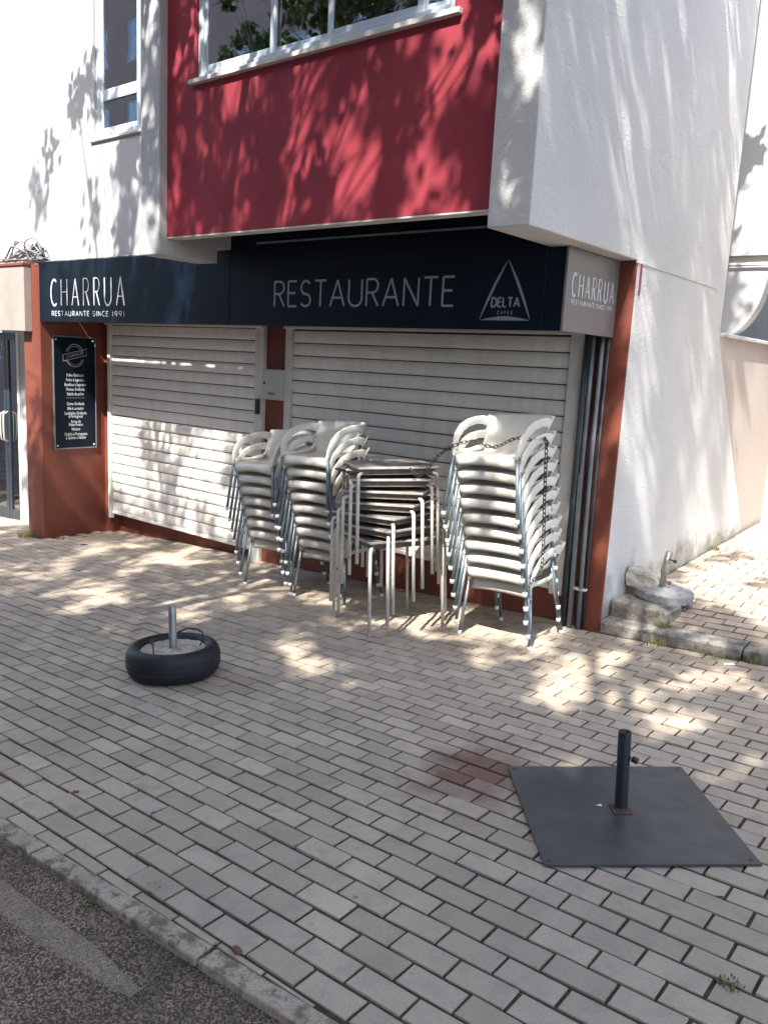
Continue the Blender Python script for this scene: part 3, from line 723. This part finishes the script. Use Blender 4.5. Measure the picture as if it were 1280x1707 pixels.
# ------------------------------------------------------------------ far right
gw = thing('garden_wall', 'smooth pinkish white wall continuing behind the rough stucco side wall', 'wall', (-2.6, 11, tz(11)))
MB().box(-2.75, -2.515, 7.9, 17, .0, 2.345).build('wall_face', 'offwhite', gw)
MB().bbox(-2.78, -2.47, 8.0, 17, 2.347, 2.385, .006).build('coping', 'white', gw)
fb = thing('white_annexe', 'sunlit white annexe with a curved apron beyond the garden wall', 'building', (-1.5, 9.3, 2.4))
MB().box(-3.3, 2.6, 9.0, 9.25, 3.215, 7.5).build('upper_wall', 'white', fb)
MB().box(-3.3, 2.6, 9.06, 9.25, 3.155, 3.213).build('shadow_gap', 'soffit', fb)
pts = [(-3.3, 3.15), (-3.3, 2.405), (-2.86, 2.405)]+[(-2.86+.40*math.sin(a), 3.10-.695*math.cos(a)) for a in np.linspace(.12, math.pi/2, 14)]+[(-2.46, 3.15)]
MB().prism(pts, 1, 9.02, 9.20).build('curved_apron', 'white', fb)
MB().tube([(-2.9, 8.99, 3.12), (-2.55, 8.99, 3.12), (-2.44, 8.985, 3.12)], .012, 8).build('rail', 'white', fb)
MB().box(-3.3, -2.50, 9.9, 10.0, 2.3, 3.6).build('rear_wall', 'white', fb)
MB().box(-2.66, 2.6, 10.2, 10.5, .2, 3.6).build('beige_wall', 'beige', fb)

# ------------------------------------------------------------------ chairs
def dup(root, loc, rot, label):
    r = root.copy(); col.objects.link(r); r.location = loc; r.rotation_euler = rot; r['label'] = label
    for ch in root.children:
        c = ch.copy(); col.objects.link(c); c.parent = r
        for g in ch.children:
            d_ = g.copy(); col.objects.link(d_); d_.parent = c
    return r
def chair_shell():
    nu = 12; us = [-1+2*i/nu for i in range(nu+1)]; rows = []
    def row(y, z, hw, dish, curve): return [(u*hw, y-curve*u*u, z+dish*u*u) for u in us]
    rows.append([(u*.246, -.246+.03*u*u, .356+.022*(1-u*u)) for u in us])
    rows.append([(u*.246, -.246+.03*u*u, .400+.012*(1-u*u)) for u in us])
    rows.append([(u*.246, -.240+.03*u*u, .428+.006*(1-u*u)) for u in us])
    rows.append([(u*.246, -.222+.03*u*u, .440+.004*(1-u*u)) for u in us])
    rows.append(row(-.16, .434, .246, .010, 0)); rows.append(row(-.06, .426, .243, .018, 0)); rows.append(row(.05, .421, .238, .022, 0)); rows.append(row(.13, .424, .232, .022, .01))
    rows.append(row(.180, .440, .228, .020, .03)); rows.append(row(.208, .475, .228, .010, .05)); rows.append(row(.228, .53, .232, 0, .065))
    rows.append(row(.258, .59, .246, -.004, .080)); rows.append(row(.292, .65, .262, -.004, .085)); rows.append(row(.325, .705, .272, -.004, .085)); rows.append(row(.338, .724, .270, -.008, .085))
    m = MB(); n = nu+1
    m.add([p for r in rows for p in r], [(i*n+j, i*n+j+1, (i+1)*n+j+1, (i+1)*n+j) for i in range(len(rows)-1) for j in range(nu)], True)
    return m
chair = thing('resin_chair', 'x', 'chair', (0, 0, 0), 'stacked resin armchairs')
sh = chair_shell().build('seat_shell', 'plastic', chair, solid=.008)
for sgn in (-1, 1):
    path = [(sgn*.252, .225, .655), (sgn*.264, .16, .672), (sgn*.270, .08, .672), (sgn*.274, -.02, .655), (sgn*.275, -.10, .622), (sgn*.272, -.165, .565), (sgn*.264, -.198, .50), (sgn*.258, -.212, .452), (sgn*.256, -.218, .425)]
    a = MB().ribbon(path, [.075, .066, .058, .058, .062, .062, .052, .040, .030], .020).build('armrest', 'plastic', chair, bevel=.006)
    MB().ribbon([(sgn*.250, -.20, .455), (sgn*.250, -.05, .455), (sgn*.246, .09, .462), (sgn*.240, .16, .50), (sgn*.238, .185, .56)], .034, .016).build('side_rail', 'plastic', a)
    for (tx, ty, tzz, bx, by) in ((.258, -.214, .45, .302, -.265), (.246, .16, .44, .268, .268)):
        lg_ = MB().tube([(sgn*tx, ty, tzz), (sgn*bx, by, .022)], .0125, 8).build('leg', 'legalu', chair)
        MB().tube([(sgn*bx, by, .030), (sgn*(bx+.001), by, .0)], .0165, 8).build('foot_cap', 'cap', lg_)
    MB().tube([(sgn*.246, .165, .47), (sgn*.248, .172, .405)], .016, 8).build('leg_sleeve', 'plastic', chair)
ORD = ['lowest', 'second lowest', 'third lowest', 'fourth lowest', 'fifth lowest', 'sixth lowest', 'seventh lowest', 'eighth lowest', 'ninth lowest', 'topmost']
used = False
for (sx, sy_, cnt, where) in ((-5.375, 5.31, 8, 'of the stack standing nearest the lit left shutter'), (-4.705, 5.29, 9, 'of the middle stack touching the table pile'), (-2.945, 5.305, 10, 'of the tall chained stack beside the corner pipes')):
    for k in range(cnt):
        dz = .1045*k; dy = -.024*k - (.03 if k else 0)
        loc = (sx - GS*dz*.9 + random.uniform(-.004, .004), sy_ + dy + random.uniform(-.004, .004), gz(sx) + dz)
        rot = (random.uniform(-.006, .006), TILT*.9, random.uniform(-.018, .018))
        o = 'topmost' if k == cnt-1 else ORD[k]
        lab = f'cream resin armchair, {o} {where}'
        if not used: chair.location = loc; chair.rotation_euler = rot; chair['label'] = lab; used = True
        else: dup(chair, loc, rot, lab)

# ------------------------------------------------------------------ nested tables
tb = thing('cafe_table', 'x', 'table', (0, 0, 0), 'nested square cafe tables')
S = .30
t = MB(); t.bbox(-S, S, -S, S, .694, .716, .006); t.build('table_top', 'ttop', tb)
e = MB(); za, zb_ = .700, .7175
e.bbox(-S-.006, S+.006, -S-.006, -S-.001, za, zb_, .002); e.bbox(-S-.006, S+.006, S+.001, S+.006, za, zb_, .002)
e.bbox(-S-.006, -S-.001, -S-.001, S+.001, za, zb_, .002); e.bbox(S+.001, S+.006, -S-.001, S+.001, za, zb_, .002); e.build('rim', 'trim', tb)
ap = MB()
for q in (-1, 1):
    ap.bbox(-S+.02, S-.02, q*(S-.03)-.008, q*(S-.03)+.008, .655, .693, .002); ap.bbox(q*(S-.03)-.008, q*(S-.03)+.008, -S+.04, S-.04, .656, .692, .002)
ap.build('apron', 'rustdark', tb)
for qx in (-1, 1):
    for qy in (-1, 1):
        MB().tube([(qx*(S-.035), qy*(S-.035), .675), (qx*(S-.002), qy*(S-.002), .655), (qx*(S+.002), qy*(S+.002), .63), (qx*(S+.012), qy*(S+.012), 0.0)], .0135, 10).build('leg', 'tleg', tb)
NT = 7
for k in range(NT):
    ang = math.radians(-24 + 13*k + (3 if k % 2 else -2))
    loc = (-3.865 + .012*math.sin(k*2.1) - GS*.092*k, 4.945+.012*math.cos(k*1.7), gz(-3.885)+.092*k)
    R = Matrix.Rotation(TILT, 4, 'Y') @ Matrix.Rotation(ang, 4, 'Z')
    lab = f"worn white metal cafe table, {'topmost' if k == NT-1 else ORD[k]} of the nested pile between the chair stacks"
    if k == 0: tb.location = loc; tb.rotation_euler = R.to_euler(); tb['label'] = lab
    else: dup(tb, loc, R.to_euler(), lab)

# ------------------------------------------------------------------ chains
def link_mesh():
    m = MB(); L, r, rr = .018, .011, .0038; c = []
    for i in range(16):
        a = 2*math.pi*i/16; c.append((r*math.cos(a), r*math.sin(a)+(L/2 if math.sin(a) > 0 else -L/2), 0))
    vs = []; n = 5
    for i in range(16):
        p = Vector(c[i]); t = (Vector(c[(i+1) % 16])-Vector(c[i-1])).normalized(); u = Vector((0, 0, 1)); q = t.cross(u)
        for j in range(n): vs.append(p+(u*math.cos(2*math.pi*j/n)+q*math.sin(2*math.pi*j/n))*rr)
    return vs, [(i*n+j, i*n+(j+1) % n, ((i+1) % 16)*n+(j+1) % n, ((i+1) % 16)*n+j) for i in range(16) for j in range(n)]
LV, LF = link_mesh()
def chain(ctrl, label):
    P_ = [Vector(c) for c in ctrl]; dense = []
    for i in range(len(P_)-1):
        p0, p1, p2, p3 = P_[max(i-1, 0)], P_[i], P_[i+1], P_[min(i+2, len(P_)-1)]
        for s in range(30):
            t = s/30; dense.append(.5*((2*p1)+(-p0+p2)*t+(2*p0-5*p1+4*p2-p3)*t*t+(-p0+3*p1-3*p2+p3)*t**3))
    dense.append(P_[-1]); o = thing('chain', label, 'chain', ctrl[0]); m = MB(); last = dense[0]; k = 0
    for i in range(1, len(dense)):
        if (dense[i]-last).length   >= .029:
            d_ = (dense[i]-last).normalized(); q = Vector((0, 1, 0)).rotation_difference(d_)
            T = Matrix.Translation((dense[i]+last)/2) @ q.to_matrix().to_4x4() @ Matrix.Rotation(math.pi/2*(k % 2)+.3, 4, 'Y')
            m.add([T @ Vector(v) for v in LV], LF, True); last = dense[i]; k += 1
    m.build('links', 'chain', o, fix=False)
chain([(-3.62, 4.80, 1.20), (-3.50, 4.75, 1.16), (-3.33, 4.80, 1.36), (-3.17, 4.88, 1.44), (-3.08, 5.05, 1.40), (-2.98, 5.20, 1.47), (-2.80, 5.19, 1.46), (-2.68, 5.06, 1.50), (-2.645, 5.02, 1.40), (-2.645, 5.05, 1.10), (-2.64, 5.08, .80), (-2.645, 5.09, .58), (-2.66, 5.0, .50), (-2.67, 4.95, .42)],
      'rusty steel chain threaded through the armrests of the tall chair stack')
chain([(-4.20, 4.62, 1.14), (-4.10, 4.60, 1.135), (-3.98, 4.59, 1.13), (-3.88, 4.60, 1.15)], 'short steel chain hanging under the top of the table pile')

# ------------------------------------------------------------------ parasol bases
ty = thing('tyre_parasol_base', 'black car tyre filled with concrete holding a short grey tube', 'parasol base', (-4.17, 3.115, gz(-4.17)), rot=(0, TILT, 0))
ty.scale = (1, 1, 1.15)
ORG[ty] = Vector((0, 0, 0))
prof = [(.198, .012), (.235, .002), (.268, .008), (.287, .030), (.294, .060), (.2955, .088), (.294, .116), (.287, .144), (.268, .166), (.238, .172), (.214, .160), (.203, .140), (.198, .10)]
tyre = MB().lathe(prof, 56).build('tyre', 'rubber', ty)
for zz in (.062, .088, .114):
    MB().lathe([(.2958, zz-.003), (.2985, zz-.002), (.2985, zz+.002), (.2958, zz+.003)], 56).build('tread_rib', 'rubber', tyre)
m = MB(); rings = [(0, .1455), (.06, .148), (.12, .146), (.17, .141), (.203, .143)]; n = 40
m.v.append((0, 0, .146))
for r, z in rings[1:]:
    for j in range(n): m.v.append((r*math.cos(2*math.pi*j/n), r*math.sin(2*math.pi*j/n), z+random.uniform(-.003, .003)))
for j in range(n): m.f.append([0, 1+j, 1+(j+1) % n]); m.sm.append(True)
for i in range(len(rings)-2):
    for j in range(n): m.f.append([1+i*n+j, 1+(i+1)*n+j, 1+(i+1)*n+(j+1) % n, 1+i*n+(j+1) % n]); m.sm.append(True)
m.build('concrete_fill', 'fill', ty)
MB().lathe([(.0245, .13), (.0245, .385), (.0235, .387), (.0205, .386), (.0205, .20), (0, .2)], 20).build('tube', 'galv', ty)
MB().lathe([(.0247, .147), (.034, .143)], 20).build('rust_ring', 'rust', ty)
MB().tube([(.02, .03, .235), (.05, .08, .252), (.085, .125, .245), (.115, .150, .225), (.118, .148, .18), (.100, .135, .150)], .005, 6).build('wire', 'wire', ty)
MB().tube([(-.165, .04, .150), (-.14, -.03, .175), (-.10, -.085, .182), (-.03, -.13, .172), (.02, -.165, .152)], .0048, 6).build('wire', 'wire', ty)
MB().tube([(-.175, -.045, .146), (-.185, -.02, .17), (-.165, -.06, .165), (-.12, -.07, .15)], .0055, 6).build('wire', 'wire', ty)

cx_, cy_ = -1.214, 3.275
pl_ = thing('plate_parasol_base', 'square dark grey steel plate with a black upright tube and rusty corners', 'parasol base', (cx_, cy_, gz(cx_)), rot=Matrix.Rotation(TILT, 4, 'Y').to_euler())
R = Matrix.Rotation(TILT, 4, 'Y') @ Matrix.Rotation(math.radians(40.2), 4, 'Z'); pl_.rotation_euler = R.to_euler()
ORG[pl_] = Vector((0, 0, 0))
MB().bbox(-.425, .425, -.42, .42, .004, .014, .0015).build('steel_plate', 'plate', pl_)
MB().bbox(-.042, .042, -.042, .042, .0145, .021, .001).build('foot_plate', 'rust', pl_)
MB().lathe([(.028, .0205), (.028, .372), (.0275, .374), (.0245, .373), (.0245, .10), (0, .10)], 28).build('tube', 'tubeblk', pl_)
MB().lathe([(.0283, .0212), (.033, .0212), (.029, .03)], 28).build('weld', 'rust', pl_)
q_ = Matrix.Rotation(math.radians(-40.2), 3, 'Z'); dk = q_ @ Vector((.97, .12, 0)).normalized(); c0_ = dk*.026+Vector((0, 0, .262))
MB().tube([c0_, c0_+dk*.016], .008, 8).build('nut', 'galv', pl_)
MB().tube([c0_+dk*.012+Vector((0, 0, -.004)), c0_+dk*.036+Vector((0, 0, -.010))], .015, 8).build('clamp_knob', 'wire', pl_)
for (a, b) in ((-.395, .39), (.395, .39), (.395, -.39), (-.395, -.39)):
    MB().lathe([(0, .0142), (.009, .0142), (.009, .0160), (0, .0165)], 10, (a, b, 0)).build('bolt', 'rust', pl_)

dk_ = thing('disc_parasol_base', 'round grey concrete parasol base with a stainless tube by the white wall', 'parasol base', (-2.22, 6.37, .232))
zt = .177
ORG[dk_] = Vector((0, 0, 0)); dk_.rotation_euler = (.02, .06, 0)
n = 40; pr_ = [(0, 0), (.222, 0), (.230, .008), (.231, .060), (.224, .070), (.212, .074), (0, .080)]
MB().lathe(pr_, 72, smooth=False).build('disc', 'disc', dk_)
MB().tube([(-.03, -.01, .07), (-.02, .0, .20), (-.008, .012, .372)], .029, 16).build('tube', 'steel', dk_)
for (zz, xo) in ((.135, -.026), (.315, -.012)):
    MB().tube([(xo+.02, -.01, zz), (xo+.06, -.02, zz-.002)], .006, 8).build('bolt', 'rust', dk_)
    MB().lathe([(0, -.013), (.012, -.011), (.016, 0), (.012, .011), (0, .013)], 10, (xo+.070, -.022, zz-.003)).build('clamp_knob', 'rust', dk_)
slab = MB(); slab.bbox(-.235, .215, -.12, .17, -.20, .045, .010)
so = slab.build('concrete_slab', 'slab', loc=(0, 0, 0)); so.location = (-2.235, 6.075, .182); so.rotation_euler = (0, 0, -.05)
tag(so, 'mossy concrete block lying on the step under the round parasol base', 'block')
bm = bmesh.new(); bmesh.ops.create_cube(bm, size=1); bmesh.ops.subdivide_edges(bm, edges=bm.edges[:], cuts=4, use_grid_fill=True)
for v in bm.verts:
    p = v.co; p.x *= .25; p.y *= .17; p.z *= .135
    r = Vector((p.x/.155, p.y/.11, p.z/.085)).length
    if r > 1: p /= r**.30
    p += Vector((random.uniform(-.006, .006), random.uniform(-.006, .006), random.uniform(-.005, .005)))
bmesh.ops.recalc_face_normals(bm, faces=bm.faces[:])
me = bpy.data.meshes.new('stone_block'); bm.to_mesh(me); bm.free(); me.materials.append(M['stone'])
st = bpy.data.objects.new('stone_block', me); col.objects.link(st); st.location = (-2.365, 6.31, zt+.055+.078+.058); st.rotation_euler = (.03, .05, .15)
tag(st, 'rounded pale stone block resting on the round concrete base', 'stone')

# ------------------------------------------------------------------ weeds and litter
def tuft(loc, n, h, spread, label, group='weeds in the paving'):
    m = MB(); n = int(n*2.2)
    for i in range(n):
        a = random.uniform(0, 6.28); r = spread*math.sqrt(random.random()); bx, by = r*math.cos(a), r*math.sin(a)
        hh = h*random.uniform(.4, 1); lean = random.uniform(.1, .9)*hh; aa = random.uniform(0, 6.28); wd = random.uniform(.0012, .0032)
        px, py = -math.sin(aa)*wd, math.cos(aa)*wd; dx, dy = math.cos(aa)*lean, math.sin(aa)*lean
        m.add([(bx-px, by-py, -.005), (bx+px, by+py, -.005), (bx+dx*.45+px*1.2, by+dy*.45+py*1.2, hh*.6), (bx+dx*.45-px*1.2, by+dy*.45-py*1.2, hh*.6), (bx+dx, by+dy, hh)], [(0, 1, 2, 3), (3, 2, 4)])
    o = m.build('weed', 'weed', loc=(0, 0, 0), fix=False); o.location = loc; tag(o, label, 'weed', group)
tuft((-9.60, 5.00, gz(-9.6)), 90, .10, .14, 'bright green weeds at the foot of the left terracotta pier')
tuft((-9.15, 5.15, gz(-9.15)), 14, .05, .05, 'sparse weed sprig below the menu board')
tuft((-2.41, 1.70, gz(-2.41)-.008), 30, .010, .030, 'flat mossy weed in a paver joint near the kerb')
tuft((-2.29, 1.640, gz(-2.29)-.008), 60, .018, .040, 'green weed growing in a paver joint near the kerb')
tuft((-2.41, 1.455, gz(-2.41)-.03), 40, .016, .05, 'yellowish weed in the gutter against the kerb')
tuft((-1.86, 1.56, gz(-1.86)-.01), 24, .02, .04, 'small weed in the gap between two kerb stones')
tuft((-.52, 2.485, gz(-.52)-.006), 34, .020, .04, 'thin weed in the paving in front of the steel plate')
tuft((-2.05, 5.965, tz(5.95, -2.05)), 45, .06, .06, 'green weed against the mossy concrete block')
tuft((-2.02, 5.80, gz(-2.0)), 60, .05, .10, 'weeds growing at the foot of the concrete step')
tuft((-1.62, 5.81, gz(-1.62)), 40, .04, .12, 'low mossy weeds along the concrete step')
tuft((-1.35, 5.81, gz(-1.35)), 30, .07, .06, 'upright dry weed at the end of the concrete step')
tuft((-2.45, 8.3, tz(8.3)), 40, .06, .08, 'weeds along the base of the stucco side wall')
st2 = MB(); st2.lathe([(0, -.006), (.018, -.005), (.024, .002), (.016, .010), (0, .012)], 9)
o = st2.build('pebble', 'dryleaf', loc=(0, 0, 0)); o.location = (-1.80, 1.60, gz(-1.8)+.007); o.scale = (1, .6, 1); tag(o, 'small reddish pebble lying on a paver by the kerb', 'pebble')
def scrap(loc, s, mat, label, cat, rz):
    m = MB(); m.add([(-s, -s*.4, .002), (s, -s*.3, .004), (s*.8, s*.5, .008), (-s*.7, s*.4, .003), (0, 0, .010)], [(0, 1, 4), (1, 2, 4), (2, 3, 4), (3, 0, 4)])
    o = m.build(cat.replace(' ', '_'), mat, loc=(0, 0, 0), solid=.001); o.location = loc; o.rotation_euler = (0, 0, rz); tag(o, label, cat)
scrap((-3.18, 1.84, gz(-3.18)+.001), .018, 'dryleaf', 'dark dry leaf lying on pavers near the kerb', 'dry leaf', .5)
scrap((-8.62, 5.15, gz(-8.62)), .05, 'wire', 'black crumpled scrap on the pavers before the terracotta pier', 'scrap', .2)
scrap((-1.30, 3.24, gz(-1.3)+.015), .012, 'paper', 'tiny white scrap on the steel plate beside the tube', 'paper scrap', .2)
scrap((-1.47, 5.66, gz(-1.47)), .04, 'paper', 'white paper scrap near the concrete step', 'paper scrap', .7)

# ------------------------------------------------------------------ street trees on the camera's side of the road, plus two added sky blockers
def hash2(ix, iy, s): 
    v = np.sin(ix*127.1+iy*311.7+s*74.7)*43758.5453; return v-np.floor(v)
def vnoise(x, y, s):
    ix, iy = np.floor(x), np.floor(y); fx, fy = x-ix, y-iy; fx = fx*fx*(3-2*fx); fy = fy*fy*(3-2*fy)
    return (hash2(ix, iy, s)*(1-fx)+hash2(ix+1, iy, s)*fx)*(1-fy)+(hash2(ix, iy+1, s)*(1-fx)+hash2(ix+1, iy+1, s)*fx)*fy
def density(u, v):
    """leaf clumps per square metre, seen along the sunlight (u to the right, v up)"""
    if v > 5.0: return 5.0 if -6.5 < u < -1.6 else 0  # upper crown filled in to keep sky light off the crimson bay
    if v < -2.6: return .5
    if v < -.45:                                   # paving in front of the furniture
        if u < -6.6: return 3.6
        if u < -5.3: return 3.0 if v < -1.2 else 4.5
        return 11 if u < -2.4 else (8 if v < -1.0 else 4.5)
    if v < 1.0:
        if u < -5.4: return 5.0
        if u < -3.6: return 2.6
        if u < -2.6: return .8
        return 3.4
    if v < 2.2:
        if u < -6.2: return 1.2
        return 3.4
    if u < -6.1: return max(0, 4.6*(1-(-6.1-u)/5.0)*(1-max(0, v-4.0-.12*(u+6.1))/1.6))
    if u < -3.15: return 3.5
    if u < -2.3: return 7.0
    return max(0, 2.4*(1-(u+2.3)/1.3))
trees = [(-4.7, -2.3), (.6, -2.7), (-11.8, -4.6), (4.3, 8.0), (4.9, 2.6)]
cl = [[] for _ in trees]
cellsz = .125
for u in np.arange(-10.5, 3.2, cellsz):
    for v in np.arange(-6.6, 9.6, cellsz):
        lam = (2.0 if v < 5 else 1.6)*density(u, v)*cellsz**2*((.30+2.2*min(1, max(0, (float(vnoise(np.array(u*5.4+3), np.array(v*2.7), 3.0))-.38)/.16))) if v > -2.6 else 1.0)
        for _ in range(rng.poisson(lam)):
            uu, vv = u+rng.random()*cellsz, v+rng.random()*cellsz
            z = 5.8+4.2*rng.random()
            t_ = (z-vv)/1.345; p = Vector((uu+.30*t_, 5-t_, z))
            cl[0 if p.x < -2.0 else 1].append(p)
for (k_, cx0, cy0) in ((3, 4.3, 8.0), (4, 4.9, 2.6)):  # two out-of-view trees added to block sky light from the side wall
    for _ in range(330):
        d = Vector(rng.normal(size=3)).normalized()*(rng.random()**.4); cl[k_].append(Vector((cx0+2.6*d.x, cy0+3.0*d.y, 6.0+3.4*d.z)))
for _ in range(230):
    d = Vector(rng.normal(size=3)).normalized()*(rng.random()**.4); cl[2].append(Vector((-11.8+3.4*d.x, -4.6+3.0*d.y, 7.4+3.0*d.z)))
for ti, (tx, tyy) in enumerate(trees):
    tr = thing('street_tree', ['leafy street tree whose crown shades the left shutter and crimson bay', 'leafy street tree whose crown shades the paving and steel plate', 'leafy street tree across the road opposite the beige shop fascia', 'unseen tree beside the raised side passage, added to dim the side wall', 'unseen tree beyond the steel plate, added to dim the side wall'][ti], 'tree', (tx, tyy, gz(tx)-.04), 'street trees' if ti < 3 else 'added sky-blocking trees')
    print('clumps', ti, len(cl[ti]))
    pts = np.array([list(p) for p in cl[ti]]); K = 9
    cen = pts[rng.choice(len(pts), K, replace=False)]
    for _ in range(12):
        lab = np.argmin(((pts[:, None]-cen[None])**2).sum(2), 1)
        cen = np.array([pts[lab == k].mean(0) if (lab == k).any() else cen[k] for k in range(K)])
    base = Vector((tx, tyy, gz(tx)-.1)); fork = Vector((tx+.1, tyy+.15, 3.9))
    MB().tube([base, base+Vector((0, 0, .3)), base.lerp(fork, .5)+Vector((.06, -.05, 0)), fork], [.24, .19, .165, .15], 14).build('trunk', 'bark', tr)
    br = MB()
    for k in range(K):
        c = Vector(cen[k]); mid = fork.lerp(c, .5)+Vector((random.uniform(-.2, .2), random.uniform(-.2, .2), .35))
        br.tube([fork-Vector((0, 0, .1)), fork.lerp(mid, .5)+Vector((0, 0, .15)), mid, mid.lerp(c, .6), c], [.085, .07, .05, .035, .02], 7)
        for p in pts[lab == k]:
            p = Vector(p); q = mid.lerp(c, random.uniform(.3, 1)); br.tube([q, q.lerp(p, .5)+Vector((0, 0, .08)), p], [.014, .010, .005], 4, cap=False)
    br.build('branches', 'bark', tr, fix=False)
    NL = 40 if ti < 2 else 80; P = np.repeat(pts, NL, 0); k = len(P)
    d = rng.normal(size=(k, 3)); d /= np.linalg.norm(d, axis=1)[:, None]; d *= (rng.random(k)**.45)[:, None]*np.repeat(rng.uniform(.12, .25, len(pts)), NL)[:, None]; d[:, 2] *= .75
    P = P+d
    ax = rng.normal(size=(k, 3)); ax[:, 2] -= .4; ax /= np.linalg.norm(ax, axis=1)[:, None]
    o_ = rng.normal(size=(k, 3)); o_ -= (o_*ax).sum(1)[:, None]*ax; o_ /= np.linalg.norm(o_, axis=1)[:, None]
    L = rng.uniform(.09, .15, k)[:, None]; wd = L*.36; nrm = np.cross(ax, o_)
    V = np.stack([P, P+ax*L*.5+o_*wd+nrm*L*.06, P+ax*L, P+ax*L*.5-o_*wd+nrm*L*.06], 1).reshape(-1, 3)
    me = bpy.data.meshes.new('crown'); me.vertices.add(4*k); me.vertices.foreach_set('co', (V-np.array([tx, tyy, gz(tx)-.04])).ravel())
    me.loops.add(4*k); me.loops.foreach_set('vertex_index', np.arange(4*k)); me.polygons.add(k)
    me.polygons.foreach_set('loop_start', np.arange(k)*4); me.polygons.foreach_set('loop_total', np.full(k, 4)); me.update(calc_edges=True)
    me.materials.append(M['leaf']); o = bpy.data.objects.new('crown', me); col.objects.link(o); o.parent = tr

# ------------------------------------------------------------------ the block across the street, which the upper windows mirror
M['pink'] = simple('pinkish_render', (.30, .225, .20), (.36, .27, .24), .85, scale=1.2, bump=.1)
blk = thing('apartment_block', 'pinkish apartment block across the street mirrored in the bay window', 'building', (-8, -9.5, gz(-8)))
xs_ = [-42.7+2.6*i for i in range(21)]; hs = [(x, x+1.3, z, z+1.5) for x in xs_ for z in (1.2, 4.1, 7.0, 9.9, 12.8)]
grid_wall(-45, 12, -2, 16.6, -9.8, -9.5, hs).build('wall', 'pink', blk)
MB().box(-45, 12, -18, -9.3, 16.602, 16.95).build('roof', 'soffit', blk)
MB().box(-45, 12, -18, -17.8, -2, 16.6).build('rear_wall', 'pink', blk)
wf = MB(); wf.bbox(0, 1.3, -.08, -.03, 0, .06); wf.bbox(0, 1.3, -.08, -.03, 1.44, 1.5); wf.bbox(0, .06, -.08, -.03, .06, 1.44); wf.bbox(1.24, 1.3, -.08, -.03, .06, 1.44); wf.bbox(.62, .68, -.079, -.031, .06, 1.44)
wfm = wf.mesh('window', mat=M['alu']); wp = MB(); wp.box(.05, 1.25, -.06, -.055, .05, 1.45); wpm = wp.mesh('pane', mat=M['glass'])
for (a, b, c, d) in hs:
    o = bpy.data.objects.new('window', wfm); col.objects.link(o); o.parent = blk; o.location = (a+8, 0, c-gz(-8))
    p = bpy.data.objects.new('pane', wpm); col.objects.link(p); p.parent = o
